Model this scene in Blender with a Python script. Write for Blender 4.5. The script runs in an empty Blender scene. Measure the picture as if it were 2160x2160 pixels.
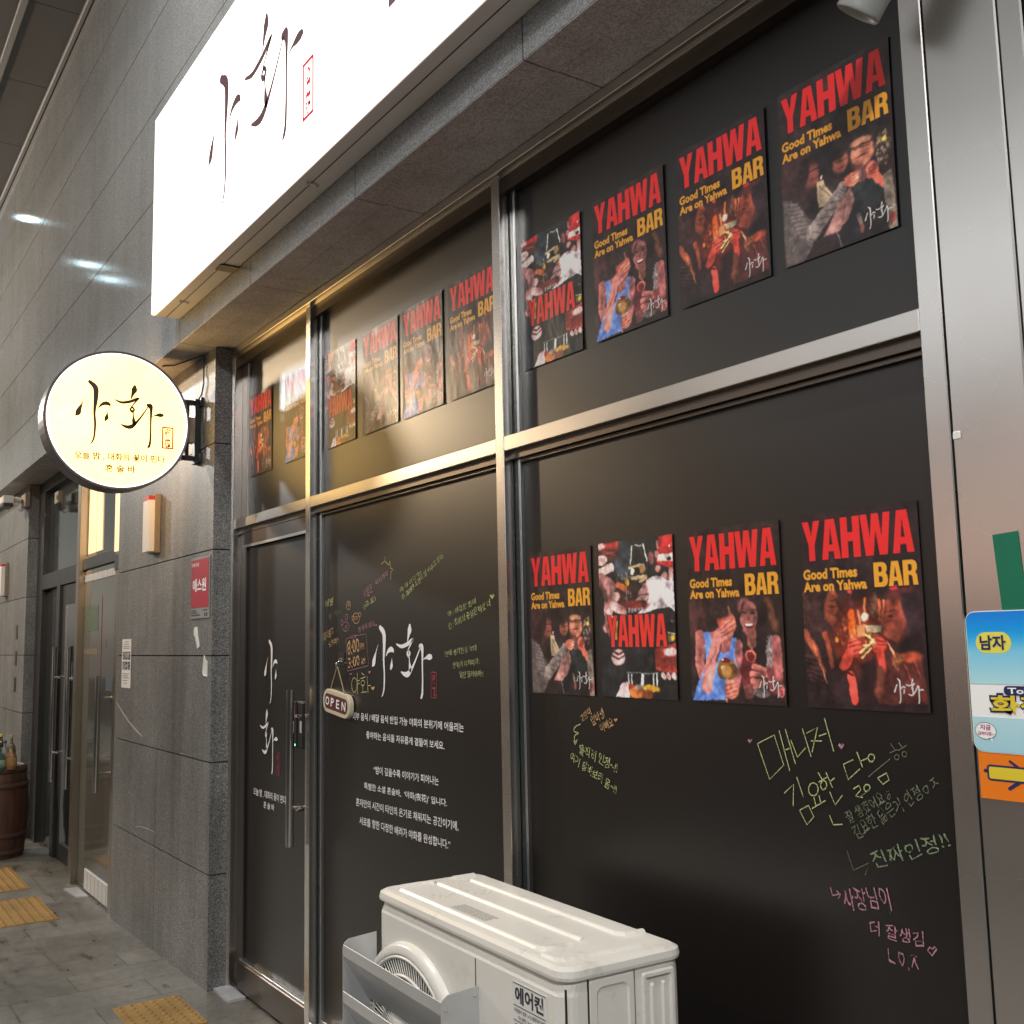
import bpy, math, random
import numpy as np
from mathutils import Vector, Matrix

random.seed(7)
rng = np.random.default_rng(11)
SC = bpy.context.scene
COL = SC.collection
R = math.radians

# ------------------------------------------------------------------ camera
cam_d = bpy.data.cameras.new('camera')
cam_d.sensor_width = 36.0
cam_d.lens = 36.878
cam_d.clip_start = 0.05
cam_d.clip_end = 300
cam = bpy.data.objects.new('camera', cam_d)
COL.objects.link(cam)
YAW, PIT, ROL = R(34.047), R(6.9356), R(-1.2086)
_f = Vector((-math.cos(YAW)*math.cos(PIT), math.sin(YAW)*math.cos(PIT), math.sin(PIT)))
_r = _f.cross(Vector((0, 0, 1))).normalized()
_u = _r.cross(_f)
_r2 = _r*math.cos(ROL) + _u*math.sin(ROL)
_u2 = -_r*math.sin(ROL) + _u*math.cos(ROL)
cam.matrix_world = Matrix.Translation((0, -1.65, 1.6)) @ Matrix((_r2, _u2, -_f)).transposed().to_4x4()
SC.camera = cam

# ------------------------------------------------------------------ night sky
world = bpy.data.worlds.new('World')
SC.world = world
world.use_nodes = True
wn = world.node_tree.nodes
wl = world.node_tree.links
bg = wn['Background']
sky = wn.new('ShaderNodeTexSky')
sky.sky_type = 'NISHITA'
sky.sun_disc = False
sky.sun_elevation = R(3)
sky.sun_rotation = R(200)
hs = wn.new('ShaderNodeHueSaturation')
hs.inputs['Saturation'].default_value = 0.25
wl.new(sky.outputs[0], hs.inputs['Color'])
wl.new(hs.outputs[0], bg.inputs['Color'])
bg.inputs['Strength'].default_value = 0.12

SC.view_settings.view_transform = 'Standard'
SC.view_settings.look = 'None'
SC.view_settings.exposure = 0.25
SC.view_settings.gamma = 1.0
try:
    SC.cycles.use_denoising = True
    SC.cycles.max_bounces = 8
    SC.cycles.sample_clamp_indirect = 6.0
except Exception:
    pass

# light levels of the lit things (signs, lamps)
L_WALLSIGN = 2.0
L_ROUND = 3.2
L_ROUND_BACK = 6.0
L_DOWN = 0.6
L_ADDED_STREET = 48.0

# ------------------------------------------------------------------ materials
def lin(c):
    return tuple(((v/255.0)/12.92 if v/255.0 <= 0.04045 else ((v/255.0+0.055)/1.055)**2.4) for v in c)

def mat(name, col=(0.5, 0.5, 0.5), rough=0.5, metal=0.0, spec=0.5, ior=1.5):
    m = bpy.data.materials.new(name)
    m.use_nodes = True
    b = m.node_tree.nodes['Principled BSDF']
    b.inputs['Base Color'].default_value = (*col, 1)
    b.inputs['Roughness'].default_value = rough
    b.inputs['Metallic'].default_value = metal
    b.inputs['Specular IOR Level'].default_value = spec
    b.inputs['IOR'].default_value = ior
    return m

def nodes(m):
    nt = m.node_tree
    return nt, nt.nodes, nt.links, nt.nodes['Principled BSDF']

def coords(nt, scale=(1, 1, 1)):
    g = nt.nodes.new('ShaderNodeNewGeometry')
    mp = nt.nodes.new('ShaderNodeMapping')
    mp.inputs['Scale'].default_value = scale
    nt.links.new(g.outputs['Position'], mp.inputs['Vector'])
    return mp.outputs[0]

def noise(nt, vec, scale, detail=3.0, rough=0.55):
    n = nt.nodes.new('ShaderNodeTexNoise')
    n.inputs['Scale'].default_value = scale
    n.inputs['Detail'].default_value = detail
    n.inputs['Roughness'].default_value = rough
    nt.links.new(vec, n.inputs['Vector'])
    return n.outputs['Fac']

def ramp(nt, fac, stops):
    r = nt.nodes.new('ShaderNodeValToRGB')
    el = r.color_ramp.elements
    while len(el) < len(stops):
        el.new(0.5)
    for e, (p, c) in zip(el, stops):
        e.position = p
        e.color = (*c, 1) if len(c) == 3 else c
    nt.links.new(fac, r.inputs['Fac'])
    return r.outputs['Color']

def mixc(nt, fac, a, b, mode='MIX'):
    n = nt.nodes.new('ShaderNodeMix')
    n.data_type = 'RGBA'
    n.blend_type = mode
    for s, v in ((0, fac), (6, a), (7, b)):
        if isinstance(v, (int, float)):
            n.inputs[s].default_value = v
        elif isinstance(v, tuple):
            n.inputs[s].default_value = (*v, 1) if len(v) == 3 else v
        else:
            nt.links.new(v, n.inputs[s])
    return n.outputs[2]

def bump(nt, fac, strength, dist=0.01, prev=None):
    b = nt.nodes.new('ShaderNodeBump')
    b.inputs['Strength'].default_value = strength
    b.inputs['Distance'].default_value = dist
    nt.links.new(fac, b.inputs['Height'])
    if prev is not None:
        nt.links.new(prev, b.inputs['Normal'])
    return b.outputs[0]

def granite(name, dark, mid, light, rough, scale=260.0, stain=0.25, island=0.12, rb=0.15, bmp=0.12):
    m = mat(name, mid, rough)
    nt, N, L, B = nodes(m)
    v = coords(nt)
    vo = N.new('ShaderNodeTexVoronoi')
    vo.inputs['Scale'].default_value = scale
    L.new(v, vo.inputs['Vector'])
    sep = N.new('ShaderNodeSeparateColor')
    L.new(vo.outputs['Color'], sep.inputs[0])
    c = ramp(nt, sep.outputs[0], [(0.0, dark), (0.25, dark), (0.5, mid), (0.72, mid), (0.95, light)])
    st = noise(nt, v, 1.7, 6.0, 0.6)
    c = mixc(nt, 1.0, c, ramp(nt, st, [(0.3, (1-stain,)*3), (0.7, (1.0+stain*0.4,)*3)]), 'MULTIPLY')
    sk = noise(nt, coords(nt, (7.0, 7.0, 0.35)), 1.0, 5.0, 0.65)
    c = mixc(nt, 1.0, c, ramp(nt, sk, [(0.35, (1-stain*0.9,)*3), (0.55, (1.0,)*3)]), 'MULTIPLY')
    g = N.new('ShaderNodeNewGeometry')
    c = mixc(nt, 1.0, c, ramp(nt, g.outputs['Random Per Island'], [(0.0, (1-island,)*3), (1.0, (1.0,)*3)]), 'MULTIPLY')
    L.new(c, B.inputs['Base Color'])
    n2 = noise(nt, v, 3.0, 4.0)
    rr = N.new('ShaderNodeMapRange')
    rr.inputs['To Min'].default_value = max(0.03, rough-rb)
    rr.inputs['To Max'].default_value = min(1.0, rough+rb)
    L.new(n2, rr.inputs['Value'])
    L.new(rr.outputs[0], B.inputs['Roughness'])
    L.new(bump(nt, sep.outputs[1], bmp, 0.002), B.inputs['Normal'])
    return m

def steel(name, col, rough, stretch=(1, 1, 60), wave=0.04, tint=0.10, metal=1.0):
    m = mat(name, col, rough, metal)
    nt, N, L, B = nodes(m)
    v = coords(nt, stretch)
    n1 = noise(nt, v, 9.0, 3.0)
    v2 = coords(nt)
    n2 = noise(nt, v2, 1.9, 2.0, 0.5)
    n3 = noise(nt, v2, 5.0, 2.0, 0.5)
    c = mixc(nt, 1.0, ramp(nt, n2, [(0.0, tuple(x*(1-tint*1.6) for x in col)), (1.0, tuple(min(1, x*(1+tint*.6)) for x in col))]),
             ramp(nt, n3, [(0.0, (0.92, 0.91, 0.90)), (1.0, (1, 1, 1))]), 'MULTIPLY')
    L.new(c, B.inputs['Base Color'])
    rr = N.new('ShaderNodeMapRange')
    rr.inputs['To Min'].default_value = max(0.04, rough-0.06)
    rr.inputs['To Max'].default_value = rough+0.08
    L.new(n2, rr.inputs['Value'])
    L.new(rr.outputs[0], B.inputs['Roughness'])
    L.new(bump(nt, n1, 0.02, 0.001), B.inputs['Normal'])
    return m

def painted(name, col, rough=0.45, var=0.1, bmp=0.03, scale=40.0, spec=0.5, dirt=None):
    m = mat(name, col, rough, 0, spec)
    nt, N, L, B = nodes(m)
    v = coords(nt)
    n1 = noise(nt, v, 4.0, 6.0, 0.65)
    c = ramp(nt, n1, [(0.3, tuple(x*(1-var) for x in col)), (0.7, col)])
    if dirt is not None:
        n2 = noise(nt, v, 9.0, 8.0, 0.7)
        c = mixc(nt, ramp(nt, n2, [(0.58, (0, 0, 0)), (0.75, (0.5, 0.5, 0.5))]), c, dirt)
    L.new(c, B.inputs['Base Color'])
    n3 = noise(nt, v, scale, 3.0)
    L.new(bump(nt, n3, bmp, 0.002), B.inputs['Normal'])
    rr = N.new('ShaderNodeMapRange')
    rr.inputs['To Min'].default_value = max(0.02, rough-0.08)
    rr.inputs['To Max'].default_value = rough+0.1
    L.new(n1, rr.inputs['Value'])
    L.new(rr.outputs[0], B.inputs['Roughness'])
    return m

def emit(name, col, strength, var=0.0, scale=3.0):
    m = mat(name, col, 0.4)
    nt, N, L, B = nodes(m)
    B.inputs['Emission Color'].default_value = (*col, 1)
    B.inputs['Emission Strength'].default_value = strength
    if var:
        n1 = noise(nt, coords(nt), scale, 2.0)
        c = ramp(nt, n1, [(0.3, tuple(x*(1-var) for x in col)), (0.7, col)])
        L.new(c, B.inputs['Emission Color'])
    return m

GRANITE_UP = granite('polished_granite', (0.20, 0.215, 0.225), (0.315, 0.335, 0.35), (0.42, 0.445, 0.46), 0.10, 300, 0.10, 0.06, 0.03, 0.015)
GRANITE_LOW = granite('honed_granite', (0.10, 0.10, 0.098), (0.225, 0.224, 0.217), (0.40, 0.395, 0.38), 0.42, 250, 0.30, 0.14)
GRANITE_SOF = granite('soffit_granite', (0.36, 0.345, 0.35), (0.54, 0.52, 0.525), (0.64, 0.62, 0.62), 0.5, 240, 0.2, 0.06)
JOINT = painted('dark_joint', (0.05, 0.048, 0.045), 0.8)
CEIL_M = painted('ceiling_panel', (0.11, 0.112, 0.12), 0.6)
STEEL = steel('brushed_steel', (0.76, 0.74, 0.715), 0.24)
STEEL_H = steel('brushed_steel_rail', (0.70, 0.67, 0.64), 0.30, (60, 1, 1), 0.03)
STEEL_CLAD = steel('steel_cladding', (0.74, 0.715, 0.685), 0.27, (1, 1, 40), 0.05, 0.12)
STEEL_DARK = steel('bronze_frame', (0.17, 0.145, 0.125), 0.34, (1, 1, 40), 0.05)
BEAD = mat('aluminium_bead', (0.55, 0.55, 0.55), 0.35, 1.0)
GALV = steel('galvanised_sheet', (0.66, 0.675, 0.69), 0.42, (1, 1, 1), 0.03, 0.06, 0.55)
CHROME = mat('polished_bar', (0.72, 0.70, 0.68), 0.12, 1.0)
BLACK = painted('black_plastic', (0.018, 0.018, 0.02), 0.35)
DARKFRAME = painted('dark_frame_paint', (0.022, 0.021, 0.022), 0.38)
WHITEPL = painted('white_plastic', (0.70, 0.69, 0.66), 0.4)
RED_PL = painted('red_plastic', (0.55, 0.04, 0.05), 0.4)
TAN = painted('tan_metal', (0.30, 0.24, 0.17), 0.4)
AC_PAINT = painted('cream_enamel', (0.84, 0.815, 0.755), 0.28, 0.10, 0.02, 60, 0.5, (0.36, 0.34, 0.30))
AC_DARK = mat('dark_gap', (0.02, 0.02, 0.022), 0.6)
WHITE_VINYL = mat('white_vinyl', (0.93, 0.93, 0.93), 0.5)
RED_VINYL = mat('red_vinyl', (0.55, 0.03, 0.05), 0.5)
RED_DARK = mat('dim_red_vinyl', (0.28, 0.035, 0.06), 0.5)
MAROON = painted('maroon_paint', (0.12, 0.022, 0.028), 0.4)
CREAM = painted('cream_paint', (0.66, 0.57, 0.42), 0.45)
SIGN_BROWN = mat('sign_brown', (0.03, 0.015, 0.014), 0.6)
PAPER = painted('paper', (0.78, 0.77, 0.74), 0.7)
INK = mat('dark_ink', (0.03, 0.03, 0.04), 0.7)
NAVY = mat('navy_ink', (0.012, 0.02, 0.11), 0.5)
YELLOW = mat('yellow_ink', (0.78, 0.60, 0.03), 0.5)
ORANGE = painted('orange_board', (0.95, 0.23, 0.01), 0.4)
GREEN_TAPE = painted('green_tape', (0.0, 0.16, 0.085), 0.45)
TACTILE = None

def film(name):
    m = mat(name, (0.0055, 0.0038, 0.0036), 0.40, 0, 0.5, 1.58)
    nt, N, L, B = nodes(m)
    v = coords(nt)
    B.inputs['Coat Weight'].default_value = 0.15
    B.inputs['Coat Roughness'].default_value = 0.40
    B.inputs['Coat IOR'].default_value = 1.6
    n1 = noise(nt, v, 170.0, 2.0)
    n2 = noise(nt, v, 1.6, 5.0, 0.6)
    rr = N.new('ShaderNodeMapRange')
    rr.inputs['To Min'].default_value = 0.31
    rr.inputs['To Max'].default_value = 0.36
    L.new(n2, rr.inputs['Value'])
    L.new(rr.outputs[0], B.inputs['Roughness'])
    L.new(bump(nt, n1, 0.05, 0.001), B.inputs['Normal'])
    return m
FILM = film('matte_black_film')

def chalk(name, col):
    m = mat(name, col, 0.8)
    nt, N, L, B = nodes(m)
    n1 = noise(nt, coords(nt), 420.0, 2.0, 0.8)
    c = ramp(nt, n1, [(0.36, tuple(x*0.25 for x in col)), (0.52, col)])
    L.new(c, B.inputs['Base Color'])
    return m
CHALK = {'pink': chalk('pink_chalk', (0.52, 0.25, 0.32)), 'lime': chalk('lime_chalk', (0.50, 0.58, 0.25)),
         'yellow': chalk('yellow_chalk', (0.62, 0.60, 0.26)), 'orange': chalk('orange_chalk', (0.72, 0.44, 0.20)),
         'dim': chalk('faint_green_chalk', (0.16, 0.19, 0.12)), 'green': chalk('green_chalk', (0.22, 0.29, 0.17)),
         'white': WHITE_VINYL}

def poster_mat():
    m = mat('glossy_print', (0.1, 0.1, 0.1), 0.34)
    nt, N, L, B = nodes(m)
    a = N.new('ShaderNodeVertexColor')
    a.layer_name = 'print'
    L.new(a.outputs[0], B.inputs['Base Color'])
    v = coords(nt, (1, 1, 0.45))
    n1 = noise(nt, v, 11.0, 3.0, 0.5)
    n2 = noise(nt, v, 34.0, 2.0, 0.5)
    b1 = bump(nt, n1, 0.32, 0.012)
    L.new(bump(nt, n2, 0.18, 0.004, b1), B.inputs['Normal'])
    return m
POSTER = poster_mat()

def print_mat(name, rough=0.4):
    m = mat(name, (0.5, 0.5, 0.5), rough)
    nt, N, L, B = nodes(m)
    a = N.new('ShaderNodeVertexColor')
    a.layer_name = 'print'
    L.new(a.outputs[0], B.inputs['Base Color'])
    return m
PRINT = print_mat('printed_sheet')

def glass_mat(name, col=(0.02, 0.025, 0.025), rough=0.06, alpha=0.0):
    m = mat(name, col, rough, 0, 0.8, 1.52)
    nt, N, L, B = nodes(m)
    v = coords(nt)
    L.new(bump(nt, noise(nt, v, 3.0, 2.0), 0.02, 0.02), B.inputs['Normal'])
    if alpha:
        B.inputs['Transmission Weight'].default_value = alpha
    return m
DARKGLASS = glass_mat('dark_glass')
CLEARGLASS = glass_mat('clear_glass', (0.55, 0.6, 0.56), 0.03, 0.75)

# ------------------------------------------------------------------ mesh helpers
class MB:
    """collects shapes, links them as ONE mesh object"""
    def __init__(self):
        self.v, self.f, self.mi, self.sm = [], [], [], []

    def add(self, vs, fs, mi=0, smooth=False):
        o = len(self.v)
        self.v += [tuple(p) for p in vs]
        self.f += [tuple(i+o for i in q) for q in fs]
        self.mi += [mi]*len(fs)
        self.sm += [smooth]*len(fs)
        return self

    def box(self, x0, x1, y0, y1, z0, z1, mi=0, bev=0.0):
        if bev > 0:
            b = min(bev, (x1-x0)*.45, (y1-y0)*.45, (z1-z0)*.45)
            vs, fs = [], []
            idx = {}
            for sx in (0, 1):
                for sy in (0, 1):
                    for sz in (0, 1):
                        X, Y, Z = (x0, x1)[sx], (y0, y1)[sy], (z0, z1)[sz]
                        ix, iy, iz = (b, -b)[sx], (b, -b)[sy], (b, -b)[sz]
                        for k, p in enumerate(((X, Y+iy, Z+iz), (X+ix, Y, Z+iz), (X+ix, Y+iy, Z))):
                            idx[sx, sy, sz, k] = len(vs)
                            vs.append(p)
            I = idx
            def q(*a):
                fs.append(tuple(I[k] for k in a))
            q((0,0,0,0),(0,0,1,0),(0,1,1,0),(0,1,0,0)); q((1,0,0,0),(1,1,0,0),(1,1,1,0),(1,0,1,0))
            q((0,0,0,1),(1,0,0,1),(1,0,1,1),(0,0,1,1)); q((0,1,0,1),(0,1,1,1),(1,1,1,1),(1,1,0,1))
            q((0,0,0,2),(0,1,0,2),(1,1,0,2),(1,0,0,2)); q((0,0,1,2),(1,0,1,2),(1,1,1,2),(0,1,1,2))
            for sx in (0, 1):
                for sy in (0, 1):
                    a = [(sx,sy,0,0),(sx,sy,0,1),(sx,sy,1,1),(sx,sy,1,0)]
                    q(*(a if (sx+sy) % 2 == 0 else a[::-1]))
                for sz in (0, 1):
                    a = [(sx,0,sz,0),(sx,0,sz,2),(sx,1,sz,2),(sx,1,sz,0)]
                    q(*(a[::-1] if (sx+sz) % 2 == 0 else a))
            for sy in (0, 1):
                for sz in (0, 1):
                    a = [(0,sy,sz,1),(0,sy,sz,2),(1,sy,sz,2),(1,sy,sz,1)]
                    q(*(a if (sy+sz) % 2 == 0 else a[::-1]))
            for sx in (0, 1):
                for sy in (0, 1):
                    for sz in (0, 1):
                        a = [(sx,sy,sz,0),(sx,sy,sz,1),(sx,sy,sz,2)]
                        q(*(a[::-1] if (sx+sy+sz) % 2 == 0 else a))
            return self.add(vs, fs, mi)
        vs = [(x0,y0,z0),(x1,y0,z0),(x1,y1,z0),(x0,y1,z0),(x0,y0,z1),(x1,y0,z1),(x1,y1,z1),(x0,y1,z1)]
        fs = [(0,3,2,1),(4,5,6,7),(0,1,5,4),(1,2,6,5),(2,3,7,6),(3,0,4,7)]
        return self.add(vs, fs, mi)

    def loft(self, rings, mi=0, cap0=True, cap1=True, smooth=False, close=True):
        n = len(rings[0])
        vs = [p for r in rings for p in r]
        fs = []
        for k in range(len(rings)-1):
            for i in range(n if close else n-1):
                j = (i+1) % n
                fs.append((k*n+i, k*n+j, (k+1)*n+j, (k+1)*n+i))
        self.add(vs, fs, mi, smooth)
        if cap0:
            self.add(rings[0], [tuple(range(n))[::-1]], mi)
        if cap1:
            self.add(rings[-1], [tuple(range(n))], mi)
        return self

    def tube(self, p0, p1, r0, r1=None, n=12, mi=0, caps=True, smooth=True):
        r1 = r0 if r1 is None else r1
        p0, p1 = Vector(p0), Vector(p1)
        d = (p1-p0).normalized()
        a = d.orthogonal().normalized()
        b = d.cross(a)
        rg = [[p+(a*math.cos(t)+b*math.sin(t))*r for t in [i*2*math.pi/n for i in range(n)]] for p, r in ((p0, r0), (p1, r1))]
        return self.loft(rg, mi, caps, caps, smooth)

    def path(self, pts, r, n=8, mi=0):
        pts = [Vector(p) for p in pts]
        rg = []
        a = None
        for i, p in enumerate(pts):
            d = (pts[min(i+1, len(pts)-1)]-pts[max(i-1, 0)]).normalized()
            a = d.orthogonal().normalized() if a is None else (a-d*a.dot(d)).normalized()
            b = d.cross(a)
            rg.append([p+(a*math.cos(t)+b*math.sin(t))*r for t in [k*2*math.pi/n for k in range(n)]])
        return self.loft(rg, mi, True, True, True)

    def lathe(self, prof, c, n=24, mi=0, axis='z', smooth=True):
        rg = []
        for r, h in prof:
            ring = []
            for i in range(n):
                t = i*2*math.pi/n
                ring.append((c[0]+r*math.cos(t), c[1]+r*math.sin(t), c[2]+h))
            rg.append(ring)
        return self.loft(rg, mi, True, True, smooth)

    def poly(self, pts, mi=0):
        return self.add(pts, [tuple(range(len(pts)))], mi)

    def build(self, name, mats, parent=None):
        me = bpy.data.meshes.new(name)
        me.from_pydata(self.v, [], self.f)
        mats = mats if isinstance(mats, (list, tuple)) else [mats]
        for m in mats:
            me.materials.append(m)
        me.polygons.foreach_set('material_index', self.mi)
        me.polygons.foreach_set('use_smooth', self.sm)
        me.update()
        o = bpy.data.objects.new(name, me)
        COL.objects.link(o)
        if parent is not None:
            o.parent = parent
        return o

def rrect(cx, cy, w, h, r, n=5):
    pts = []
    r = min(r, w/2-1e-5, h/2-1e-5)
    for k, (sx, sy) in enumerate(((1, 1), (-1, 1), (-1, -1), (1, -1))):
        for i in range(n+1):
            t = k*math.pi/2 + i*math.pi/2/n
            pts.append((cx+sx*(w/2-r)+r*math.cos(t), cy+sy*(h/2-r)+r*math.sin(t)))
    return pts

def tag(o, label=None, cat=None, group=None, kind=None):
    if label: o['label'] = label
    if cat: o['category'] = cat
    if group: o['group'] = group
    if kind: o['kind'] = kind
    return o

def empty(name, loc, label, cat, group=None, rz=0.0):
    o = bpy.data.objects.new(name, None)
    o.empty_display_size = 0.1
    COL.objects.link(o)
    o.location = loc
    o.rotation_euler = (0, 0, rz)
    return tag(o, label, cat, group)

def local(o):
    """offset to write a child in world numbers under an unrotated empty"""
    return o.location

def put(mb, name, mats, parent):
    """build in world coordinates, parent under an (unrotated) empty without moving"""
    ob = mb.build(name, mats, None)
    ob.parent = parent
    p = parent
    off = Vector((0, 0, 0))
    while p is not None:
        off += p.location
        p = p.parent
    ob.data.transform(Matrix.Translation(-off))
    return ob

# ---- planes: (u, v, out) -> xyz
def front(y0):
    return lambda u, v, d=0.0: (u, y0-d, v)

def facing_x(x0):
    return lambda u, v, d=0.0: (x0+d, u, v)

# ---- lettering
_tc = {}
def text2d(s, bold=0.0):
    key = (s, bold)
    if key not in _tc:
        c = bpy.data.curves.new('lettering', 'FONT')
        c.body = s
        c.resolution_u = 2
        c.offset = bold
        c.fill_mode = 'FRONT'
        o = bpy.data.objects.new('lettering', c)
        COL.objects.link(o)
        bpy.context.view_layer.update()
        dg = bpy.context.evaluated_depsgraph_get()
        me = bpy.data.meshes.new_from_object(o.evaluated_get(dg))
        co = np.array([v.co[:2] for v in me.vertices]) if len(me.vertices) else np.zeros((0, 2))
        fs = [tuple(p.vertices) for p in me.polygons]
        bpy.data.objects.remove(o)
        bpy.data.curves.remove(c)
        bpy.data.meshes.remove(me)
        if len(co):
            mn, mx = co.min(0), co.max(0)
            co = (co-mn)/np.maximum(mx-mn, 1e-6)
        _tc[key] = (co, fs)
    return _tc[key]

def write(mb, s, plane, u, v, w, h, ang=0.0, mi=0, bold=0.0, d=0.0012, wob=0.0):
    co, fs = text2d(s, bold)
    ca, sa = math.cos(ang), math.sin(ang)
    vs = []
    for a, b in co:
        if wob:
            b = b + wob*math.sin(a*23.0+u*50) + wob*0.6*math.sin(a*57+v*90)
            a = a + wob*0.12*math.sin(b*7+a*31)
        x, y = a*w, b*h
        vs.append(plane(u+ca*x-sa*y, v+sa*x+ca*y, d))
    mb.add(vs, fs, mi)

def ribbon(mb, pts, plane, mi=0, d=0.0012, res=4):
    """brush stroke: pts (u, v, half width), smoothed"""
    P = np.array(pts, float)
    if P.shape[1] == 2:
        P = np.c_[P, np.full(len(P), 0.002)]
    if len(P) > 2 and res > 1:
        Q = np.vstack([2*P[0]-P[1], P, 2*P[-1]-P[-2]])
        out = []
        for i in range(1, len(Q)-2):
            for k in range(res):
                t = k/res
                out.append(0.5*((2*Q[i]) + (-Q[i-1]+Q[i+1])*t + (2*Q[i-1]-5*Q[i]+4*Q[i+1]-Q[i+2])*t*t + (-Q[i-1]+3*Q[i]-3*Q[i+1]+Q[i+2])*t**3))
        out.append(Q[-2])
        P = np.array(out)
    n = len(P)
    T = np.gradient(P[:, :2], axis=0)
    T /= np.maximum(np.linalg.norm(T, axis=1, keepdims=True), 1e-9)
    Nn = np.c_[-T[:, 1], T[:, 0]]
    w = np.maximum(P[:, 2:3], 0.0)
    A, B = P[:, :2]+Nn*w, P[:, :2]-Nn*w
    def end(c, t, w0, sgn):
        a0 = math.atan2(t[1], t[0])
        return [(c[0]+w0*math.cos(a0+sgn*s), c[1]+w0*math.sin(a0+sgn*s)) for s in (0.9, 0.45, 0, -0.45, -0.9)]
    loop = [tuple(p) for p in A] + end(P[-1, :2], T[-1], w[-1, 0], 1) + [tuple(p) for p in B[::-1]] + end(P[0, :2], -T[0], w[0, 0], 1)
    vs = [plane(a[0], a[1], d) for a in np.vstack([A, B])]
    fs = [(i, i+1, n+i+1, n+i) for i in range(n-1)]
    mb.add(vs, fs, mi)
    e1 = end(P[-1, :2], T[-1], w[-1, 0], 1)
    mb.add([plane(*A[-1], d)]+[plane(x, y, d) for x, y in e1]+[plane(*B[-1], d)], [tuple(range(7))], mi)
    e0 = end(P[0, :2], -T[0], w[0, 0], 1)
    mb.add([plane(*B[0], d)]+[plane(x, y, d) for x, y in e0]+[plane(*A[0], d)], [tuple(range(7))], mi)

def strokes(mb, lines, plane, w, mi=0, d=0.0012, res=1):
    for l in lines:
        ribbon(mb, [(a, b, w) for a, b in l], plane, mi, d, res)

# the bar's brush logo, strokes (u, v, half width), about one unit wide
GLYPH = [
[(-0.350,0.359,0.019),(-0.286,0.296,0.027),(-0.279,0.176,0.023),(-0.290,0.009,0.013),(-0.279,-0.135,0.012),(-0.287,-0.280,0.010),(-0.308,-0.344,0.008),(-0.330,-0.374,0.002)],
[(-0.389,0.174,0.002),(-0.425,0.098,0.006),(-0.456,0.022,0.023),(-0.470,-0.020,0.027),(-0.492,-0.049,0.008)],
[(-0.249,0.059,0.004),(-0.213,0.105,0.014),(-0.165,0.126,0.021),(-0.129,0.114,0.016),(-0.117,0.094,0.004)],
[(-0.149,0.034,0.002),(-0.150,-0.008,0.010),(-0.155,-0.043,0.021),(-0.168,-0.074,0.012)],
[(0.152,0.361,0.016),(0.149,0.320,0.030),(0.134,0.276,0.018),(0.115,0.210,0.006)],
[(-0.068,0.179,0.006),(0.012,0.154,0.014),(0.112,0.178,0.016),(0.181,0.216,0.014),(0.204,0.227,0.008)],
[(0.200,0.222,0.010),(0.162,0.173,0.008),(0.123,0.120,0.006)],
[(0.128,0.110,0.010),(0.108,0.085,0.010),(0.128,0.058,0.014),(0.152,0.082,0.010),(0.132,0.110,0.010)],
[(0.140,0.050,0.008),(0.143,0.001,0.008),(0.149,-0.050,0.018),(0.154,-0.085,0.018)],
[(0.006,-0.107,0.006),(0.069,-0.130,0.018),(0.128,-0.120,0.022),(0.197,-0.046,0.012),(0.266,0.057,0.008),(0.315,0.141,0.006)],
[(0.311,0.153,0.018),(0.336,0.143,0.027),(0.347,0.097,0.016),(0.345,-0.031,0.010),(0.346,-0.180,0.010),(0.341,-0.297,0.012),(0.329,-0.342,0.014),(0.317,-0.356,0.008)],
[(0.363,0.024,0.004),(0.399,0.039,0.008),(0.441,0.047,0.021),(0.478,0.047,0.019),(0.495,0.040,0.004)]]

def glyph(mb, plane, cu, cv, su, sv, mi=0, d=0.0012, part=None, fat=1.0):
    for k, s in enumerate(GLYPH):
        if part is not None and (k < 4) != (part == 0):
            continue
        ribbon(mb, [(cu+a*su, cv+b*sv, w*fat*(su+sv)/2) for a, b, w in s], plane, mi, d)

def seal(mb, plane, u0, u1, v0, v1, mi=0, d=0.0012, lw=0.003, bold=0.04):
    m = 0.12*(u1-u0)
    for a, b, c, e in ((u0, u1, v1-lw, v1), (u0, u1, v0, v0+lw), (u0, u0+lw, v0+lw, v1-lw), (u1-lw, u1, v0+lw, v1-lw)):
        mb.poly([plane(a, c, d), plane(b, c, d), plane(b, e, d), plane(a, e, d)], mi)
    h = (v1-v0)
    write(mb, '夜', plane, u0+m+lw, v0+h*0.53, (u1-u0)-2*m-2*lw, h*0.40, 0, mi, bold, d)
    write(mb, '花', plane, u0+m+lw, v0+h*0.07, (u1-u0)-2*m-2*lw, h*0.38, 0, mi, bold, d)

# ------------------------------------------------------------------ printed posters: ink laid down on a fine sheet
PW, PH = 200, 282
_gu, _gv = np.meshgrid(np.linspace(0, 1, PW), np.linspace(0, 1.41, PH))

def _cov(d, soft):
    t = np.clip(0.5-d/max(soft, 0.004), 0, 1)
    return t*t*(3-2*t)

def _lay(img, a, col):
    img += (np.array(col, float)-img)*a[..., None]

def _caps(pts):
    d = np.full(_gu.shape, 9.0)
    if len(pts) == 1:
        pts = pts*2
    for (ax, ay, ar), (bx, by, br) in zip(pts[:-1], pts[1:]):
        dx, dy = bx-ax, by-ay
        t = np.clip(((_gu-ax)*dx+(_gv-ay)*dy)/max(dx*dx+dy*dy, 1e-9), 0, 1)
        d = np.minimum(d, np.hypot(_gu-ax-t*dx, _gv-ay-t*dy)-(ar+(br-ar)*t))
    return d

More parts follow.
